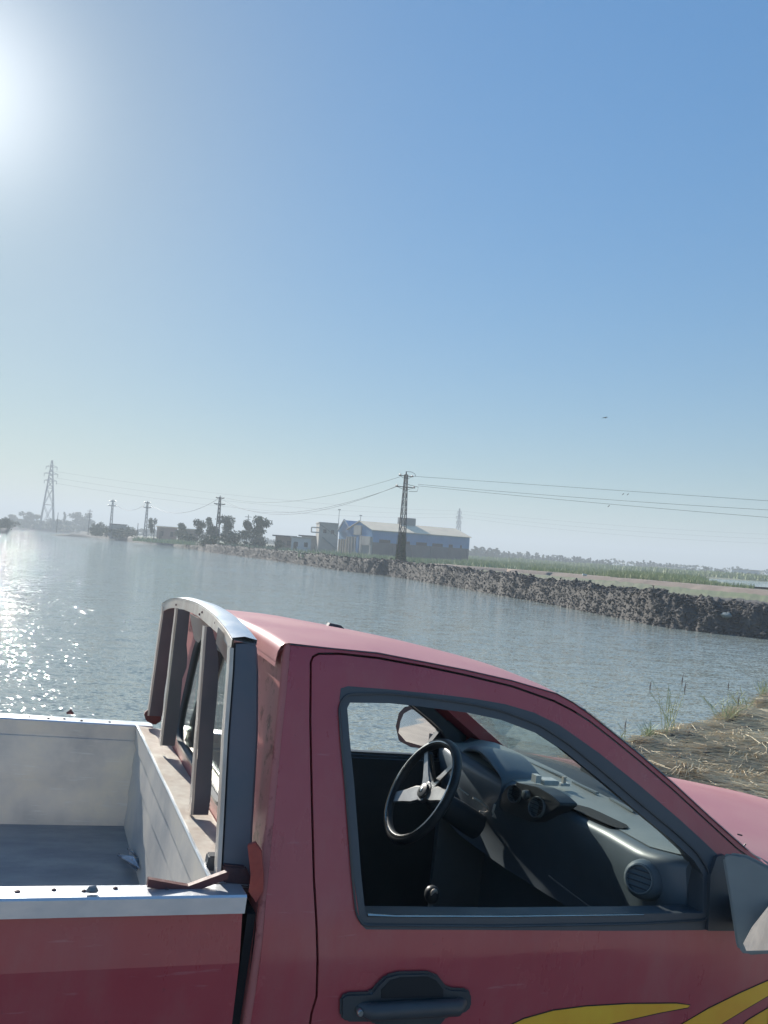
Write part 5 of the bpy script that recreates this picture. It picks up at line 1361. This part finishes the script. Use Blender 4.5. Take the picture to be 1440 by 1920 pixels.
# far door mirror
nn = Vector((-.873, -.488, .03)).normalized(); fm0 = Vector((1.235, 1.80, .01)); cst = nn.dot(fm0)
gpx = [(752, 1352), (758, 1338), (772, 1330), (800, 1336), (820, 1344), (822, 1352), (821, 1388), (812, 1398), (790, 1398), (762, 1390), (748, 1374)]
gp = [X(x, y, nn, cst) for x, y in gpx]
hpx = [(740, 1362), (746, 1336), (757, 1325), (772, 1322), (815, 1327), (832, 1338), (834, 1390), (826, 1402), (800, 1406), (768, 1401), (746, 1390)]
hp = [X(x, y, nn, cst) for x, y in hpx]
def skin_poly(name, pts, th, m, parent=None, off=0., taper=1., bev=None, sm=40):
    c = sum(pts, Vector())/len(pts); n = len(pts); a = MB()
    a.v = [tuple(p+nn*off) for p in pts]+[tuple(c+(p-c)*taper - nn*th + nn*off) for p in pts]
    a.f = [tuple(range(n)), tuple(range(2*n-1, n-1, -1))]+[(k, (k+1) % n, (k+1) % n+n, k+n) for k in range(n)]; a.m = [0]*len(a.f)
    return tpart(name, a, m, parent=parent, bev=bev, sm=sm)
mh = skin_poly('door_mirror', hp, .07, M['plastic'], taper=.8, bev=.006)
skin_poly('mirror_glass', gp, .003, M['mirror'], parent=mh, off=.004)
ma = MB(); ma.bar(Vector((1.29, 1.80, -.01)), Vector((1.30, 1.60, -.02)), .05, .06); tpart('mirror_arm', ma, M['plastic'], parent=mh, bev=.01)
fs = MB(); fs.prism([(1.17, -.06), (1.38, -.06), (1.36, .07), (1.27, .13)], lambda p, t: (p[0], W-side(p[0], p[1])-t, p[1]), .0, .03); tpart('mirror_sail', fs, M['plastic'], parent=dfar)
# near door mirror and its sail
sl_ = [uw(*p) for p in ((1326, 1640), (1338, 1604), (1352, 1600), (1374, 1612), (1404, 1660), (1425, 1742), (1322, 1742))]
panel('mirror_sail', sl_, [], lambda u_, w_: side(u_, w_)-.012, .011, M['plastic'], parent=dn, du=.5, dw=.5)
nn = Vector((-.93, .36, .03)).normalized()
c0 = Vector((1.27, -.16, 0)); cst = nn.dot(c0)
hpx = [(1352, 1604), (1366, 1597), (1400, 1602), (1440, 1622), (1490, 1655), (1500, 1700), (1495, 1770), (1470, 1790), (1400, 1794), (1383, 1786), (1378, 1770), (1366, 1690)]
hp = [Pv(x, y, -.10 - .12*max(0, min(1, (x-1352)/140))) for x, y in hpx]
nn = Vector((-.8, -.55, .05)).normalized()
mh = skin_poly('door_mirror', hp, .10, M['satin'], taper=.72, bev=.014)
cc_ = sum(hp, Vector())/len(hp)
gp = [hp[i]+(cc_-hp[i])*.0 for i in range(0)] + [Pv(x, y, -.19) for x, y in ((1446, 1692), (1410, 1738), (1394, 1768), (1400, 1782), (1485, 1780), (1490, 1700))]
skin_poly('mirror_glass', gp, .003, M['mirror'], parent=mh, off=.004)
ma = MB(); ma.bar(Vector((1.33, -.16, -.05)), Vector((1.35, .02, -.05)), .05, .07); tpart('mirror_arm', ma, M['plastic'], parent=mh, bev=.012)
# door handle
def hpoly(name, px, dv, th, m, bev, parent=None, sm=45):
    pts = [uw(x, y) for x, y in px]
    a = MB(); n = len(pts)
    a.v = [(u_, side(u_, w_)+dv-th, w_) for u_, w_ in pts]+[(u_, side(u_, w_)+dv, w_) for u_, w_ in pts]
    a.f = [tuple(range(n)), tuple(range(2*n-1, n-1, -1))]+[(k, (k+1) % n, (k+1) % n+n, k+n) for k in range(n)]; a.m = [0]*len(a.f)
    return tpart(name, a, m, bev=bev, parent=parent, sm=sm)
hh = hpoly('door_handle', ((637, 1868), (648, 1860), (694, 1858), (706, 1842), (722, 1826), (745, 1820), (800, 1819), (818, 1826), (834, 1846), (846, 1851), (874, 1852), (882, 1862), (883, 1888), (870, 1900), (838, 1906), (820, 1930), (720, 1940), (700, 1916), (650, 1916), (637, 1905)), .001, .012, M['plastic'], .005, dn)
hpoly('handle_cup', ((712, 1852), (728, 1834), (748, 1828), (798, 1827), (814, 1834), (828, 1852), (828, 1866), (712, 1868)), -.0112, .001, M['void'], None, hh)
hg = MB(); q = [Vector((u_, -.028, w_)) for u_, w_ in (uw(690, 1888), uw(760, 1884), uw(850, 1880))]
hg.tube([q[0]+Vector((-.02, .02, 0)), q[0], q[1], q[2], q[2]+Vector((.02, .02, 0))], [.014, .018, .018, .018, .014], 10); tpart('pull_bar', hg, M['plastic'], parent=hh, sm=60)
kl = MB(); u_, w_ = uw(669, 1889); kl.tube([(u_, -.008, w_), (u_, -.031, w_), (u_, -.033, w_)], [.008, .0075, .006], 14); tpart('lock_barrel', kl, M['chrome'], parent=hh, sm=40)
# yellow flames
def flame(px, nm='flame_decal'):
    pts = [uw(x, y) for x, y in px]
    e = panel('decal_outline', grow(pts, .0028), [], lambda u_, w_: side(u_, w_)-.0010, .0008, M['decaledge'], parent=dn, du=.1, dw=.03)
    panel(nm, pts, [], lambda u_, w_: side(u_, w_)-.0016, .0012, M['yellow'], parent=dn, du=.1, dw=.03)
flame(((1295, 1886), (1270, 1883), (1180, 1884), (1100, 1889), (1040, 1897), (985, 1913), (930, 1940), (960, 1950), (1080, 1936), (1160, 1919), (1240, 1900), (1292, 1890)))
flame(((1470, 1826), (1440, 1839), (1390, 1862), (1330, 1893), (1270, 1930), (1310, 1950), (1350, 1925), (1400, 1893), (1440, 1868), (1470, 1852)))
flame(((1470, 1878), (1440, 1893), (1405, 1915), (1380, 1940), (1420, 1950), (1470, 1915)))

# --- loose things on the truck
def world_T(q): return TO + TU*q.x + TV*q.y + TW*q.z
bs = MB(); pts = [Vector(q) for q in (Pv(277, 1655, .035), Pv(352, 1668, .035), Pv(428, 1640, .035))]
bs.prism([(0, 0)]*0 or [(-.006, 0), (.006, 0), (.006, .001), (-.006, .001)], lambda p, t: (0, 0, 0), 0, 0) if False else None
top = [q+Vector((0, 0, .0)) for q in pts]; 
bs.v = []
for q in pts:
    for dv, dz in ((-.002, -.0085), (.012, -.0085), (.012, .0075), (-.002, .0075)): bs.v.append(tuple(q+Vector((0, dv, dz))))
for k in (0, 4):
    for j in range(4): bs.f.append((k+j, k+(j+1) % 4, k+4+(j+1) % 4, k+4+j)); bs.m.append(0)
bs.f += [(3, 2, 1, 0), (8, 9, 10, 11)]; bs.m += [0, 0]
me = bs.mesh('bent_strip', M['redbit']); org = pts[1]
me.transform(Matrix.Translation(-org)); o = link('bent_metal_strip', me, None, world_T(org)); o.rotation_euler = truck.rotation_euler
tag(o, 'bent red brown metal strip lying on the near bed rail beside the post', 'metal strip')
ctr = Pw(243, 1612, FZ+.004); sp = MB()
for tri in (((220, 1605), (250, 1607), (262, 1630)), ((238, 1592), (246, 1594), (262, 1612)), ((240, 1590), (252, 1612), (244, 1614)), ((246, 1612), (262, 1610), (258, 1632)), ((232, 1612), (250, 1622), (257, 1634)), ((222, 1602), (240, 1606), (236, 1612))):
    q = [Pw(x, y, FZ + random.uniform(.012, .05))-ctr for x, y in tri]; i = len(sp.v); th = Vector((0, .002, .003))
    sp.v += [tuple(p) for p in q]+[tuple(p+th) for p in q]; sp.f += [(i, i+1, i+2), (i+5, i+4, i+3), (i, i+3, i+4, i+1), (i+1, i+4, i+5, i+2), (i+2, i+5, i+3, i)]; sp.m += [0]*5
o = link('crumpled_scrap', sp.mesh('crumpled_scrap', M['shard']), None, world_T(ctr)); o.rotation_euler = truck.rotation_euler
tag(o, 'crumpled shiny scrap of foil lying on the load bed floor', 'scrap')
pk = thing('cigarette_pack', 'small crushed white pack lying on top of the dashboard', 'cigarette pack', world_T(Pw(1028, 1468, .034)))
pk.rotation_euler = truck.rotation_euler
b = MB(); b.box(-.035, .03, -.025, .03, -.004, .014); link('box', bevel(b.mesh('box', M['white']), .003), pk)
b = MB(); b.box(-.06, -.038, -.01, .02, 0, .026); link('flap', b.mesh('flap', M['white']), pk)
lt = thing('cigarette_lighter', 'tiny pale upright lighter beside the crushed white pack on the dashboard', 'lighter', world_T(Pw(1057, 1472, .032)))
lt.rotation_euler = truck.rotation_euler
b = MB(); b.box(-.02, .02, -.012, .012, -.002, .008); link('body', bevel(b.mesh('body', M['white']), .002), lt)
b = MB(); b.box(-.008, .004, -.006, .006, .0085, .03); link('cap', b.mesh('cap', M['cream']), lt)
